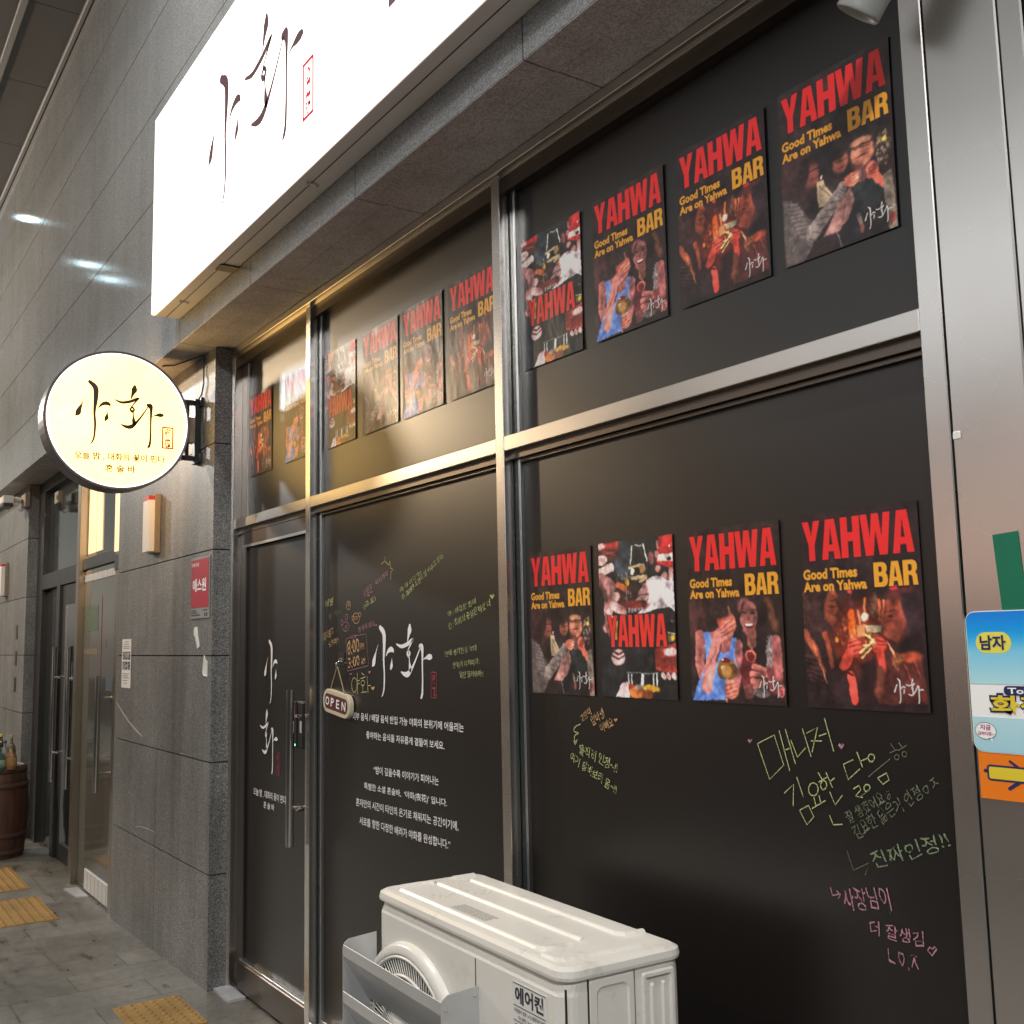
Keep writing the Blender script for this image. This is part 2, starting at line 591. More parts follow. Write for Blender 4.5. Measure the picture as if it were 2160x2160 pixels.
def _poly(P):
    P = np.array(P)
    d = np.full(_gu.shape, 9.0)
    ins = np.zeros(_gu.shape, bool)
    for i in range(len(P)):
        a, b = P[i], P[(i+1) % len(P)]
        e = b-a
        t = np.clip(((_gu-a[0])*e[0]+(_gv-a[1])*e[1])/max(e@e, 1e-12), 0, 1)
        d = np.minimum(d, np.hypot(_gu-a[0]-t*e[0], _gv-a[1]-t*e[1]))
        c = (a[1] > _gv) != (b[1] > _gv)
        with np.errstate(divide='ignore', invalid='ignore'):
            x = a[0]+(_gv-a[1])*e[0]/(e[1] if abs(e[1]) > 1e-12 else 1e-12)
        ins ^= c & (_gu < x)
    return np.where(ins, -d, d)

HEAVY = {
'Y': (1.0, [[(0,0),(.36,0),(.5,.36),(.64,0),(1,0),(.67,.6),(.67,1),(.33,1),(.33,.6)]]),
'A': (1.02, [[(.26,0),(.74,0),(1,1),(.67,1),(.63,.80),(.37,.80),(.33,1),(0,1)], [(.5,.20),(.585,.63),(.415,.63)]]),
'H': (1.0, [[(0,0),(.37,0),(.37,.38),(.63,.38),(.63,0),(1,0),(1,1),(.63,1),(.63,.60),(.37,.60),(.37,1),(0,1)]]),
'W': (1.5, [[(0,0),(.23,0),(.31,.55),(.385,0),(.615,0),(.69,.55),(.77,0),(1,0),(.86,1),(.60,1),(.5,.42),(.40,1),(.14,1)]]),
'B': (1.0, [[(0,0),(.68,0),(.88,.06),(.96,.18),(.96,.32),(.86,.44),(.97,.53),(1,.66),(1,.8),(.9,.94),(.7,1),(0,1)],
            [(.36,.17),(.52,.17),(.60,.22),(.60,.34),(.52,.39),(.36,.39)], [(.36,.57),(.52,.57),(.62,.62),(.62,.77),(.52,.82),(.36,.82)]]),
'R': (1.0, [[(0,0),(.68,0),(.88,.06),(.97,.19),(.97,.36),(.84,.5),(.94,.6),(1,1),(.66,1),(.62,.68),(.54,.6),(.36,.6),(.36,1),(0,1)],
            [(.36,.17),(.52,.17),(.61,.23),(.61,.38),(.52,.44),(.36,.44)]])}

def heavy(img, word, u0, v0, u1, v1, col, edge=None):
    ws = [HEAVY[c][0] for c in word]
    gap = 0.035
    tot = sum(ws)+gap*(len(ws)-1)
    x = 0.0
    for c, w in zip(word, ws):
        D = None
        for P in HEAVY[c][1]:
            Q = [(u0+(x+a*w)/tot*(u1-u0), v0+b*(v1-v0)) for a, b in P]
            d = _poly(Q)
            D = d if D is None else np.maximum(D, -d)
        _lay(img, _cov(D-0.008, 0.008)*0.6, (24, 18, 20))
        _lay(img, _cov(D, 0.006), col)
        x += w+gap

def stamp(img, s, u0, v0, w, h, col, bold):
    co, fs = text2d(s, bold)
    sub = 3
    W2, H2 = PW*sub, PH*sub
    acc = np.zeros((H2, W2), bool)
    X = (u0+co[:, 0]*w)*(W2-1)
    Y = (v0+(1-co[:, 1])*h)/1.41*(H2-1)
    for f in fs:
        for k in range(1, len(f)-1):
            i = (f[0], f[k], f[k+1])
            x, y = X[list(i)], Y[list(i)]
            x0, x1 = int(max(0, math.floor(x.min()))), int(min(W2-1, math.ceil(x.max())))
            y0, y1 = int(max(0, math.floor(y.min()))), int(min(H2-1, math.ceil(y.max())))
            if x1 < x0 or y1 < y0:
                continue
            gx, gy = np.meshgrid(np.arange(x0, x1+1), np.arange(y0, y1+1))
            s0 = (x[1]-x[0])*(gy-y[0])-(y[1]-y[0])*(gx-x[0])
            s1 = (x[2]-x[1])*(gy-y[1])-(y[2]-y[1])*(gx-x[1])
            s2 = (x[0]-x[2])*(gy-y[2])-(y[0]-y[2])*(gx-x[2])
            acc[y0:y1+1, x0:x1+1] |= ((s0 >= 0) & (s1 >= 0) & (s2 >= 0)) | ((s0 <= 0) & (s1 <= 0) & (s2 <= 0))
    a = acc.reshape(PH, sub, PW, sub).mean((1, 3))
    _lay(img, a, col)

PAINT = {}
PAINT['A'] = [
('e',0.107,0.736,0.169,0.187,(72,46,46),0.150),
('c',[(0.849,0.620,0.031),(0.923,0.811,0.035)],(112,72,56),0.050),
('e',0.355,0.686,0.153,0.141,(50,38,38),0.050),
('e',0.274,0.740,0.078,0.106,(46,34,34),0.040),
('e',0.670,0.737,0.173,0.185,(42,30,33),0.050),
('p',[(0.535,0.692),(0.791,0.686),(0.868,0.837),(0.814,1.106),(0.579,1.107),(0.557,0.900)],(40,30,32),0.040),
('c',[(0.122,0.883,0.061),(0.106,1.108,0.053),(0.177,1.292,0.052)],(162,102,98),0.012),
('c',[(0.534,0.955,0.047),(0.521,1.142,0.049),(0.495,1.245,0.045)],(148,92,92),0.012),
('p',[(0.159,0.837),(0.520,0.893),(0.491,1.038),(0.523,1.121),(0.382,1.386),(0.010,1.404),(0.081,1.258),(0.180,1.108)],(106,136,202),0.012),
('e',0.182,1.356,0.147,0.028,(90,122,190),0.050),
('e',0.334,1.261,0.086,0.021,(92,124,190),0.040),
('p',[(0.227,0.860),(0.366,0.799),(0.464,0.892),(0.433,1.003),(0.360,1.020),(0.260,0.938)],(150,90,84),0.012),
('e',0.416,0.765,0.099,0.080,(165,86,72),0.020),
('e',0.356,0.672,0.124,0.067,(48,36,36),0.040),
('c',[(0.444,0.647,0.010),(0.476,0.732,0.010)],(120,75,62),0.012),
('c',[(0.177,1.285,0.059),(0.236,1.072,0.050),(0.311,0.904,0.046),(0.440,0.829,0.059)],(182,116,110),0.012),
('e',0.452,0.801,0.071,0.059,(186,112,100),0.020),
('c',[(0.345,0.834,0.004),(0.513,0.733,0.004)],(112,60,54),0.010),
('c',[(0.353,0.855,0.004),(0.519,0.782,0.004)],(112,60,54),0.010),
('c',[(0.360,0.883,0.004),(0.506,0.830,0.004)],(112,60,54),0.010),
('c',[(0.388,0.757,0.004),(0.475,0.746,0.004)],(112,60,54),0.010),
('c',[(0.145,1.179,0.005),(0.294,1.002,0.004)],(135,78,74),0.015),
('c',[(0.299,1.072,0.007),(0.346,0.953,0.005)],(60,40,50),0.015),
('e',0.656,0.730,0.096,0.117,(152,98,92),0.020),
('e',0.612,0.653,0.064,0.076,(120,76,72),0.040),
('c',[(0.605,0.618,0.011),(0.572,0.693,0.011),(0.548,0.761,0.011)],(45,32,34),0.030),
('c',[(0.724,0.615,0.011),(0.763,0.699,0.013),(0.764,0.808,0.016)],(45,32,34),0.030),
('e',0.654,0.833,0.064,0.041,(160,100,94),0.020),
('p',[(0.632,0.874),(0.726,0.841),(0.726,0.957),(0.673,1.001),(0.631,0.956)],(136,86,78),0.012),
('e',0.608,0.699,0.024,0.008,(40,26,28),0.008),
('e',0.701,0.702,0.024,0.008,(40,26,28),0.008),
('c',[(0.582,0.676,0.003),(0.638,0.674,0.003)],(70,45,42),0.012),
('c',[(0.679,0.675,0.003),(0.733,0.681,0.003)],(70,45,42),0.012),
('e',0.649,0.750,0.016,0.018,(128,76,70),0.015),
('e',0.656,0.802,0.051,0.022,(112,34,38),0.008),
('e',0.656,0.795,0.040,0.010,(232,220,214),0.006),
('p',[(0.866,0.871),(0.900,0.885),(0.870,1.173),(0.813,1.120),(0.824,0.958)],(128,115,115),0.012),
('d',0.850,1.025,0.035,0.148,160,[(210,200,200),(60,50,52)],0.0062),
('c',[(0.924,0.919,0.048),(0.927,1.173,0.048),(0.947,1.305,0.038)],(160,96,95),0.012),
('c',[(0.845,1.160,0.047),(0.880,1.273,0.054)],(110,58,60),0.040),
('e',0.638,1.175,0.089,0.178,(92,40,44),0.020),
('e',0.662,1.038,0.053,0.042,(196,110,96),0.006),
('e',0.661,1.044,0.040,0.034,(104,42,42),0.006),
('p',[(0.567,1.272),(0.660,1.243),(0.679,1.358),(0.588,1.367)],(120,72,72),0.012),
('c',[(0.687,1.120,0.024),(0.784,1.140,0.027)],(188,118,110),0.012),
('c',[(0.686,1.142,0.003),(0.783,1.163,0.003)],(90,48,48),0.010),
('c',[(0.665,1.182,0.024),(0.795,1.184,0.027)],(188,118,110),0.012),
('c',[(0.663,1.203,0.003),(0.793,1.207,0.003)],(90,48,48),0.010),
('c',[(0.665,1.236,0.024),(0.777,1.241,0.027)],(188,118,110),0.012),
('c',[(0.664,1.258,0.003),(0.775,1.264,0.003)],(90,48,48),0.010),
('c',[(0.690,1.276,0.024),(0.762,1.268,0.027)],(188,118,110),0.012),
('c',[(0.688,1.298,0.003),(0.760,1.291,0.003)],(90,48,48),0.010),
('e',0.753,1.323,0.085,0.032,(110,96,98),0.010),
('d',0.753,1.323,0.080,0.030,120,[(190,180,178),(60,50,50)],0.0053),
('e',0.403,1.149,0.112,0.085,(104,74,42),0.008),
('e',0.393,1.160,0.059,0.050,(178,132,76),0.040),
('e',0.362,1.135,0.024,0.021,(215,180,130),0.020),
('e',0.403,1.088,0.115,0.015,(150,112,84),0.010),
('e',0.389,1.078,0.049,0.020,(112,32,32),0.010),
('e',0.361,1.074,0.011,0.008,(240,220,205),0.005),
('c',[(0.398,1.226,0.015),(0.391,1.393,0.008)],(150,110,85),0.012),
('e',0.444,1.301,0.071,0.078,(196,116,100),0.020),
('c',[(0.380,1.275,0.004),(0.505,1.238,0.004)],(125,66,58),0.010),
('c',[(0.378,1.306,0.004),(0.502,1.273,0.004)],(125,66,58),0.010),
('c',[(0.376,1.337,0.004),(0.500,1.307,0.004)],(125,66,58),0.010),
('c',[(0.374,1.369,0.004),(0.497,1.342,0.004)],(125,66,58),0.010)]
PAINT['B'] = [
('e',0.464,0.892,0.249,0.262,(104,44,34),0.250),
('e',0.130,0.694,0.178,0.212,(56,38,38),0.080),
('d',0.014,0.703,0.050,0.130,40,[(150,90,60),(90,50,40)],0.0083),
('p',[(0.248,0.565),(0.295,0.561),(0.317,0.618),(0.298,0.655),(0.327,0.713),(0.289,0.740),(0.305,0.776),(0.261,0.826),(0.187,0.773),(0.208,0.646)],(140,74,54),0.030),
('e',0.267,0.686,0.035,0.009,(80,40,34),0.012),
('c',[(0.256,0.641,0.005),(0.311,0.637,0.004)],(70,38,32),0.012),
('c',[(0.269,0.749,0.004),(0.300,0.750,0.004)],(95,42,38),0.012),
('p',[(-0.027,0.860),(0.178,0.856),(0.331,1.158),(0.266,1.347),(-0.072,1.359)],(46,33,35),0.020),
('c',[(0.009,0.873,0.033),(0.084,0.985,0.029),(0.165,1.148,0.013)],(134,72,52),0.020),
('c',[(0.188,0.882,0.023),(0.241,1.108,0.017)],(128,66,46),0.020),
('c',[(0.078,0.965,0.004),(0.182,1.226,0.004)],(200,120,90),0.012),
('c',[(-0.021,1.031,0.008),(0.118,1.057,0.006)],(84,58,56),0.020),
('c',[(-0.008,1.068,0.008),(0.126,1.096,0.006)],(84,58,56),0.020),
('c',[(0.005,1.104,0.007),(0.134,1.135,0.006)],(84,58,56),0.020),
('c',[(0.018,1.140,0.007),(0.142,1.174,0.006)],(84,58,56),0.020),
('c',[(0.031,1.176,0.007),(0.151,1.213,0.006)],(84,58,56),0.020),
('c',[(0.044,1.212,0.007),(0.159,1.252,0.006)],(84,58,56),0.020),
('e',0.889,0.731,0.130,0.165,(50,36,42),0.040),
('p',[(0.767,0.607),(0.713,0.659),(0.700,0.725),(0.646,0.803),(0.678,0.846),(0.685,0.901),(0.788,0.944),(0.856,0.789),(0.821,0.633)],(152,78,60),0.030),
('c',[(0.699,0.737,0.005),(0.778,0.727,0.005)],(80,38,34),0.012),
('c',[(0.692,0.810,0.004),(0.779,0.800,0.004)],(90,42,36),0.012),
('e',0.796,0.848,0.056,0.078,(110,56,48),0.080),
('e',0.739,0.768,0.021,0.007,(60,30,30),0.010),
('e',0.779,0.632,0.056,0.042,(92,48,42),0.060),
('p',[(0.730,1.035),(0.956,0.999),(0.990,1.350),(0.600,1.366),(0.589,1.154)],(84,45,42),0.020),
('e',0.877,1.044,0.081,0.037,(196,94,68),0.030),
('c',[(0.825,1.089,0.005),(0.866,1.186,0.005)],(150,70,56),0.012),
('c',[(0.909,1.077,0.005),(0.942,1.184,0.004)],(165,80,60),0.012),
('c',[(0.695,0.944,0.007),(0.753,1.023,0.009)],(225,150,110),0.012),
('e',0.778,1.059,0.042,0.049,(120,72,50),0.020),
('d',0.784,1.078,0.042,0.055,50,[(220,150,100),(70,40,35)],0.0064),
('c',[(0.421,0.735,0.028),(0.424,0.866,0.024)],(196,84,36),0.012),
('c',[(0.425,0.592,0.014),(0.423,0.691,0.012)],(92,54,60),0.012),
('e',0.421,0.585,0.020,0.012,(200,70,80),0.010),
('c',[(0.480,0.718,0.010),(0.493,0.818,0.010)],(160,110,85),0.012),
('c',[(0.541,0.658,0.009),(0.538,0.732,0.010)],(196,130,80),0.012),
('e',0.540,0.646,0.012,0.021,(240,140,60),0.010),
('e',0.537,0.766,0.034,0.032,(190,150,110),0.010),
('e',0.536,0.764,0.022,0.021,(255,252,244),0.015),
('c',[(0.630,0.613,0.015),(0.606,0.722,0.027),(0.610,0.759,0.020)],(96,66,58),0.012),
('d',0.616,0.686,0.033,0.079,60,[(170,120,90),(50,32,32)],0.0051),
('c',[(0.655,0.657,0.013),(0.648,0.784,0.012)],(170,90,60),0.012),
('c',[(0.695,0.658,0.011),(0.679,0.761,0.009)],(190,100,66),0.012),
('e',0.784,0.572,0.031,0.021,(200,50,70),0.020),
('e',0.880,0.589,0.048,0.018,(110,50,45),0.040),
('p',[(0.462,0.833),(0.538,0.819),(0.526,0.908),(0.477,0.911)],(158,104,70),0.012),
('p',[(0.537,0.825),(0.673,0.827),(0.657,0.879),(0.540,0.877)],(172,156,128),0.012),
('c',[(0.536,0.880,0.005),(0.650,0.885,0.005)],(60,34,32),0.012),
('d',0.382,0.866,0.085,0.101,110,[(230,130,60),(200,70,45),(255,190,110),(90,40,35)],0.0077),
('e',0.291,0.922,0.017,0.020,(240,160,70),0.020),
('e',0.440,0.980,0.059,0.066,(206,84,68),0.020),
('e',0.636,0.962,0.055,0.058,(186,74,60),0.020),
('c',[(0.397,0.954,0.006),(0.491,0.924,0.005)],(110,40,36),0.010),
('c',[(0.394,0.983,0.006),(0.488,0.958,0.005)],(110,40,36),0.010),
('c',[(0.392,1.011,0.006),(0.485,0.992,0.005)],(110,40,36),0.010),
('c',[(0.389,1.040,0.006),(0.482,1.027,0.005)],(110,40,36),0.010),
('c',[(0.595,0.924,0.005),(0.681,0.944,0.005)],(110,40,36),0.010),
('c',[(0.592,0.955,0.005),(0.679,0.968,0.005)],(110,40,36),0.010),
('c',[(0.590,0.986,0.005),(0.677,0.993,0.005)],(110,40,36),0.010),
('c',[(0.483,1.011,0.008),(0.587,0.937,0.007)],(206,188,130),0.010),
('c',[(0.495,1.049,0.008),(0.567,0.986,0.007)],(206,188,130),0.010),
('c',[(0.531,0.899,0.008),(0.595,0.931,0.007)],(206,188,130),0.010),
('c',[(0.560,0.906,0.007),(0.607,0.955,0.007)],(206,188,130),0.010),
('c',[(0.510,0.967,0.008),(0.555,0.961,0.007)],(206,188,130),0.010),
('d',0.573,0.924,0.059,0.068,60,[(235,215,160),(130,150,70),(190,50,50),(60,30,28)],0.0074),
('c',[(0.390,1.024,0.039),(0.331,1.113,0.036)],(192,76,62),0.012),
('c',[(0.391,1.176,0.030),(0.414,1.348,0.030)],(218,72,62),0.012),
('c',[(0.362,1.158,0.008),(0.407,1.170,0.008)],(46,30,30),0.012),
('c',[(0.647,1.005,0.030),(0.658,1.122,0.030)],(196,72,60),0.020),
('c',[(0.635,1.141,0.037),(0.615,1.278,0.041)],(108,62,50),0.020),
('p',[(0.474,1.105),(0.599,1.042),(0.612,1.154),(0.571,1.361),(0.465,1.371)],(44,28,30),0.040)]
PAINT['C'] = [
('e',0.346,0.158,0.137,0.182,(56,62,72),0.080),
('p',[(-0.000,-0.000),(0.298,0.000),(0.274,0.098),(0.173,0.061),(0.003,0.069)],(152,50,50),0.012),
('e',0.045,0.029,0.059,0.025,(190,160,158),0.020),
('e',0.145,0.118,0.142,0.063,(72,44,42),0.030),
('c',[(0.069,0.078,0.004),(0.247,0.126,0.004)],(140,70,60),0.012),
('c',[(0.067,0.112,0.004),(0.236,0.091,0.004)],(140,70,60),0.012),
('c',[(-0.002,0.162,0.045),(0.090,0.164,0.041)],(192,158,154),0.012),
('c',[(-0.008,0.281,0.043),(0.184,0.234,0.038)],(196,168,162),0.012),
('c',[(0.029,0.338,0.064),(0.168,0.413,0.065),(0.117,0.644,0.063)],(152,108,106),0.012),
('c',[(0.015,0.354,0.022),(0.097,0.526,0.021)],(110,74,74),0.030),
('p',[(0.826,0.002),(0.998,0.001),(0.995,0.316),(0.789,0.227)],(168,50,50),0.012),
('p',[(0.810,0.162),(0.997,0.165),(0.993,0.229),(0.810,0.226)],(218,204,198),0.012),
('e',0.945,0.209,0.027,0.016,(36,30,30),0.008),
('e',0.964,0.097,0.009,0.009,(240,220,210),0.005),
('c',[(0.808,0.056,0.014),(0.811,0.096,0.014)],(180,135,132),0.012),
('e',0.793,0.155,0.030,0.036,(175,128,126),0.020),
('e',0.809,0.282,0.037,0.033,(168,116,114),0.020),
('e',0.885,0.356,0.041,0.036,(178,132,130),0.020),
('c',[(0.967,0.314,0.029),(0.963,0.384,0.029)],(190,150,148),0.012),
('e',0.721,0.186,0.038,0.056,(120,72,70),0.030),
('p',[(0.476,0.061),(0.628,0.055),(0.678,0.223),(0.662,0.391),(0.421,0.377),(0.422,0.246)],(48,50,50),0.012),
('c',[(0.476,0.061,0.007),(0.444,0.223,0.007)],(208,212,206),0.012),
('c',[(0.628,0.057,0.008),(0.667,0.206,0.007)],(214,216,210),0.012),
('c',[(0.512,0.060,0.004),(0.597,0.059,0.004)],(170,172,170),0.012),
('c',[(0.428,0.254,0.014),(0.623,0.235,0.012)],(206,186,150),0.012),
('e',0.597,0.274,0.048,0.040,(150,118,80),0.020),
('e',0.469,0.292,0.029,0.029,(248,238,214),0.010),
('e',0.548,0.287,0.026,0.032,(30,28,30),0.010),
('e',0.397,0.482,0.172,0.114,(58,42,40),0.030),
('c',[(0.460,0.347,0.014),(0.652,0.350,0.020),(0.567,0.385,0.014)],(204,178,140),0.012),
('c',[(0.258,0.393,0.029),(0.356,0.439,0.025)],(172,96,62),0.012),
('e',0.394,0.384,0.027,0.038,(196,156,64),0.010),
('d',0.349,0.340,0.099,0.041,40,[(200,190,170),(50,40,40)],0.0099),
('d',0.401,0.515,0.049,0.057,40,[(190,170,165),(60,36,36)],0.0098),
('p',[(0.651,0.378),(0.782,0.342),(0.995,0.406),(1.000,0.666),(0.932,0.613),(0.514,0.678),(0.676,0.551)],(206,192,198),0.012),
('c',[(0.705,0.457,0.010),(0.871,0.410,0.006)],(165,148,155),0.030),
('p',[(0.537,0.489),(0.650,0.390),(0.685,0.504),(0.652,0.560),(0.497,0.550)],(184,144,142),0.012),
('c',[(0.511,0.512,0.004),(0.668,0.495,0.004)],(90,56,56),0.012),
('c',[(0.613,0.420,0.020),(0.658,0.455,0.018)],(150,100,98),0.012),
('e',0.458,0.591,0.219,0.040,(112,50,46),0.030),
('e',0.239,0.504,0.050,0.045,(192,152,150),0.020),
('c',[(0.191,0.580,0.042),(0.338,0.643,0.039)],(178,134,132),0.012),
('c',[(0.110,0.652,0.036),(0.153,0.695,0.036)],(190,150,148),0.012),
('e',0.084,0.788,0.046,0.043,(164,118,116),0.020),
('p',[(0.066,0.642),(0.228,0.713),(0.244,0.894),(0.142,0.893),(0.059,0.767)],(120,80,76),0.020),
('c',[(0.233,0.738,0.015),(0.219,0.886,0.015)],(196,140,80),0.012),
('e',0.241,1.053,0.093,0.075,(192,154,154),0.020),
('c',[(0.156,0.992,0.009),(0.243,1.029,0.009),(0.332,0.993,0.009)],(46,36,38),0.012),
('c',[(0.154,1.033,0.007),(0.240,1.070,0.007),(0.329,1.037,0.007)],(60,44,46),0.012),
('p',[(0.733,0.972),(1.002,0.932),(0.997,1.185),(0.734,1.160)],(132,56,48),0.012),
('d',0.863,1.097,0.113,0.077,70,[(80,34,32),(170,84,70)],0.0090),
('e',0.931,1.005,0.087,0.035,(204,170,168),0.020),
('c',[(0.829,1.202,0.027),(0.839,1.213,0.025)],(196,158,156),0.012),
('c',[(0.891,1.201,0.026),(0.901,1.212,0.025)],(196,158,156),0.012),
('c',[(0.958,1.200,0.026),(0.968,1.212,0.024)],(196,158,156),0.012),
('p',[(0.902,0.834),(0.985,0.844),(0.987,0.913),(0.908,0.920)],(90,80,58),0.012),
('e',0.966,0.882,0.028,0.027,(200,160,60),0.020),
('c',[(0.907,0.838,0.005),(0.985,0.851,0.005)],(200,200,190),0.012),
('e',0.964,0.739,0.018,0.011,(120,110,112),0.010),
('c',[(0.375,1.202,0.008),(0.377,1.290,0.008)],(222,228,228),0.012),
('c',[(0.418,1.202,0.008),(0.419,1.289,0.008)],(222,228,228),0.012),
('c',[(0.559,1.200,0.017),(0.559,1.287,0.017)],(222,228,228),0.012),
('c',[(0.706,1.199,0.009),(0.707,1.285,0.009)],(222,228,228),0.012),
('c',[(0.749,1.199,0.008),(0.750,1.284,0.008)],(222,228,228),0.012),
('c',[(0.364,1.182,0.005),(0.767,1.191,0.005)],(120,122,124),0.012),
('e',0.405,1.330,0.066,0.043,(142,60,46),0.020),
('e',0.667,1.320,0.107,0.036,(204,156,62),0.020),
('e',0.475,1.364,0.101,0.048,(192,114,60),0.020),
('e',0.629,1.372,0.070,0.039,(110,60,40),0.030),
('e',0.514,1.312,0.048,0.024,(210,190,180),0.030),
('p',[(0.272,1.292),(0.360,1.266),(0.382,1.410),(0.197,1.408)],(218,184,188),0.012)]
PAINT['D'] = [
('e',0.136,0.744,0.171,0.217,(58,40,40),0.080),
('e',0.297,0.764,0.084,0.099,(122,72,64),0.050),
('c',[(0.264,0.730,0.006),(0.362,0.725,0.006)],(60,36,36),0.012),
('e',0.317,0.798,0.035,0.008,(90,44,44),0.015),
('e',0.209,0.704,0.056,0.116,(48,34,36),0.040),
('e',0.443,0.743,0.096,0.188,(38,30,33),0.050),
('e',0.550,0.770,0.064,0.074,(142,88,74),0.030),
('c',[(0.511,0.753,0.004),(0.598,0.756,0.004)],(60,36,36),0.012),
('e',0.555,0.807,0.030,0.006,(100,44,44),0.010),
('e',0.540,0.713,0.054,0.024,(50,36,36),0.030),
('e',0.737,0.767,0.097,0.108,(162,106,86),0.030),
('e',0.728,0.679,0.084,0.034,(150,106,86),0.020),
('c',[(0.648,0.702,0.007),(0.818,0.707,0.007)],(52,36,34),0.012),
('c',[(0.673,0.721,0.006),(0.798,0.725,0.006)],(84,52,46),0.012),
('e',0.735,0.787,0.047,0.007,(92,44,42),0.010),
('c',[(0.654,0.837,0.017),(0.717,0.878,0.032)],(110,68,60),0.030),
('d',0.916,0.803,0.064,0.134,90,[(190,180,180),(120,110,112),(230,190,110),(60,50,52)],0.0102),
('e',0.926,0.736,0.020,0.017,(240,190,90),0.020),
('p',[(0.008,0.866),(0.094,0.893),(0.274,1.117),(0.309,1.263),(0.177,1.410),(0.007,1.406)],(88,79,77),0.020),
('c',[(0.028,0.909,0.006),(0.135,0.935,0.006)],(116,106,104),0.020),
('c',[(0.044,0.946,0.006),(0.153,0.970,0.006)],(116,106,104),0.020),
('c',[(0.060,0.984,0.006),(0.171,1.005,0.006)],(116,106,104),0.020),
('c',[(0.075,1.022,0.006),(0.189,1.040,0.006)],(116,106,104),0.020),
('c',[(0.091,1.059,0.006),(0.207,1.074,0.006)],(116,106,104),0.020),
('c',[(0.106,1.096,0.006),(0.225,1.109,0.006)],(116,106,104),0.020),
('c',[(0.122,1.133,0.006),(0.243,1.143,0.006)],(116,106,104),0.020),
('c',[(0.137,1.170,0.006),(0.261,1.177,0.006)],(116,106,104),0.020),
('c',[(0.152,1.207,0.006),(0.279,1.211,0.005)],(116,106,104),0.020),
('c',[(0.377,0.832,0.011),(0.486,0.980,0.011)],(60,46,44),0.012),
('p',[(0.329,0.831),(0.391,0.840),(0.478,1.004),(0.415,1.048),(0.340,1.039)],(168,148,124),0.012),
('c',[(0.355,0.872,0.005),(0.458,0.996,0.005)],(110,94,80),0.012),
('c',[(0.371,0.823,0.007),(0.378,0.807,0.007)],(230,215,205),0.012),
('p',[(0.509,1.052),(0.626,0.981),(0.660,1.093),(0.601,1.212),(0.518,1.284),(0.376,1.286)],(152,112,106),0.020),
('c',[(0.574,1.093,0.006),(0.541,1.212,0.006)],(110,78,76),0.012),
('c',[(0.277,1.206,0.068),(0.441,1.068,0.054),(0.554,0.964,0.045)],(126,114,110),0.012),
('c',[(0.240,1.247,0.006),(0.308,1.279,0.005)],(88,78,78),0.015),
('c',[(0.278,1.205,0.005),(0.354,1.233,0.005)],(88,78,78),0.015),
('c',[(0.316,1.162,0.005),(0.400,1.188,0.005)],(88,78,78),0.015),
('c',[(0.354,1.120,0.005),(0.445,1.142,0.005)],(88,78,78),0.015),
('c',[(0.391,1.078,0.005),(0.491,1.097,0.005)],(88,78,78),0.015),
('c',[(0.429,1.036,0.005),(0.536,1.053,0.005)],(88,78,78),0.015),
('c',[(0.485,0.996,0.003),(0.537,1.028,0.003)],(84,74,74),0.010),
('c',[(0.510,0.982,0.003),(0.560,1.013,0.003)],(84,74,74),0.010),
('c',[(0.535,0.967,0.003),(0.582,0.997,0.003)],(84,74,74),0.010),
('c',[(0.560,0.953,0.003),(0.604,0.981,0.003)],(84,74,74),0.010),
('e',0.649,0.929,0.074,0.054,(208,124,104),0.020),
('e',0.812,0.932,0.057,0.065,(196,108,92),0.020),
('c',[(0.817,0.967,0.046),(0.882,1.054,0.043)],(188,98,82),0.012),
('c',[(0.650,0.901,0.004),(0.717,0.886,0.004)],(140,72,62),0.010),
('c',[(0.781,0.903,0.004),(0.846,0.896,0.004)],(140,66,58),0.010),
('c',[(0.649,0.930,0.004),(0.715,0.920,0.004)],(140,72,62),0.010),
('c',[(0.780,0.927,0.004),(0.845,0.925,0.004)],(140,66,58),0.010),
('c',[(0.647,0.959,0.004),(0.713,0.953,0.004)],(140,72,62),0.010),
('c',[(0.779,0.951,0.004),(0.843,0.953,0.004)],(140,66,58),0.010),
('e',0.734,0.934,0.037,0.056,(84,58,58),0.020),
('c',[(0.717,0.886,0.003),(0.712,0.982,0.003)],(150,120,118),0.012),
('p',[(0.645,0.997),(0.809,0.987),(0.893,1.093),(0.855,1.202),(0.668,1.184)],(42,46,47),0.012),
('p',[(0.904,0.999),(0.971,0.980),(1.004,1.410),(0.934,1.411),(0.899,1.101)],(128,116,104),0.012),
('d',0.956,1.209,0.038,0.193,80,[(150,138,124),(100,84,76)],0.0125),
('e',0.961,1.333,0.028,0.038,(120,60,56),0.020),
('p',[(0.540,1.244),(0.701,1.188),(0.754,1.410),(0.491,1.416)],(40,37,39),0.012),
('c',[(0.687,1.211,0.017),(0.702,1.290,0.015)],(134,118,112),0.012),
('c',[(0.708,1.305,0.017),(0.712,1.345,0.017)],(120,72,68),0.012),
('c',[(0.497,1.292,0.006),(0.532,1.403,0.005)],(120,110,108),0.012)]


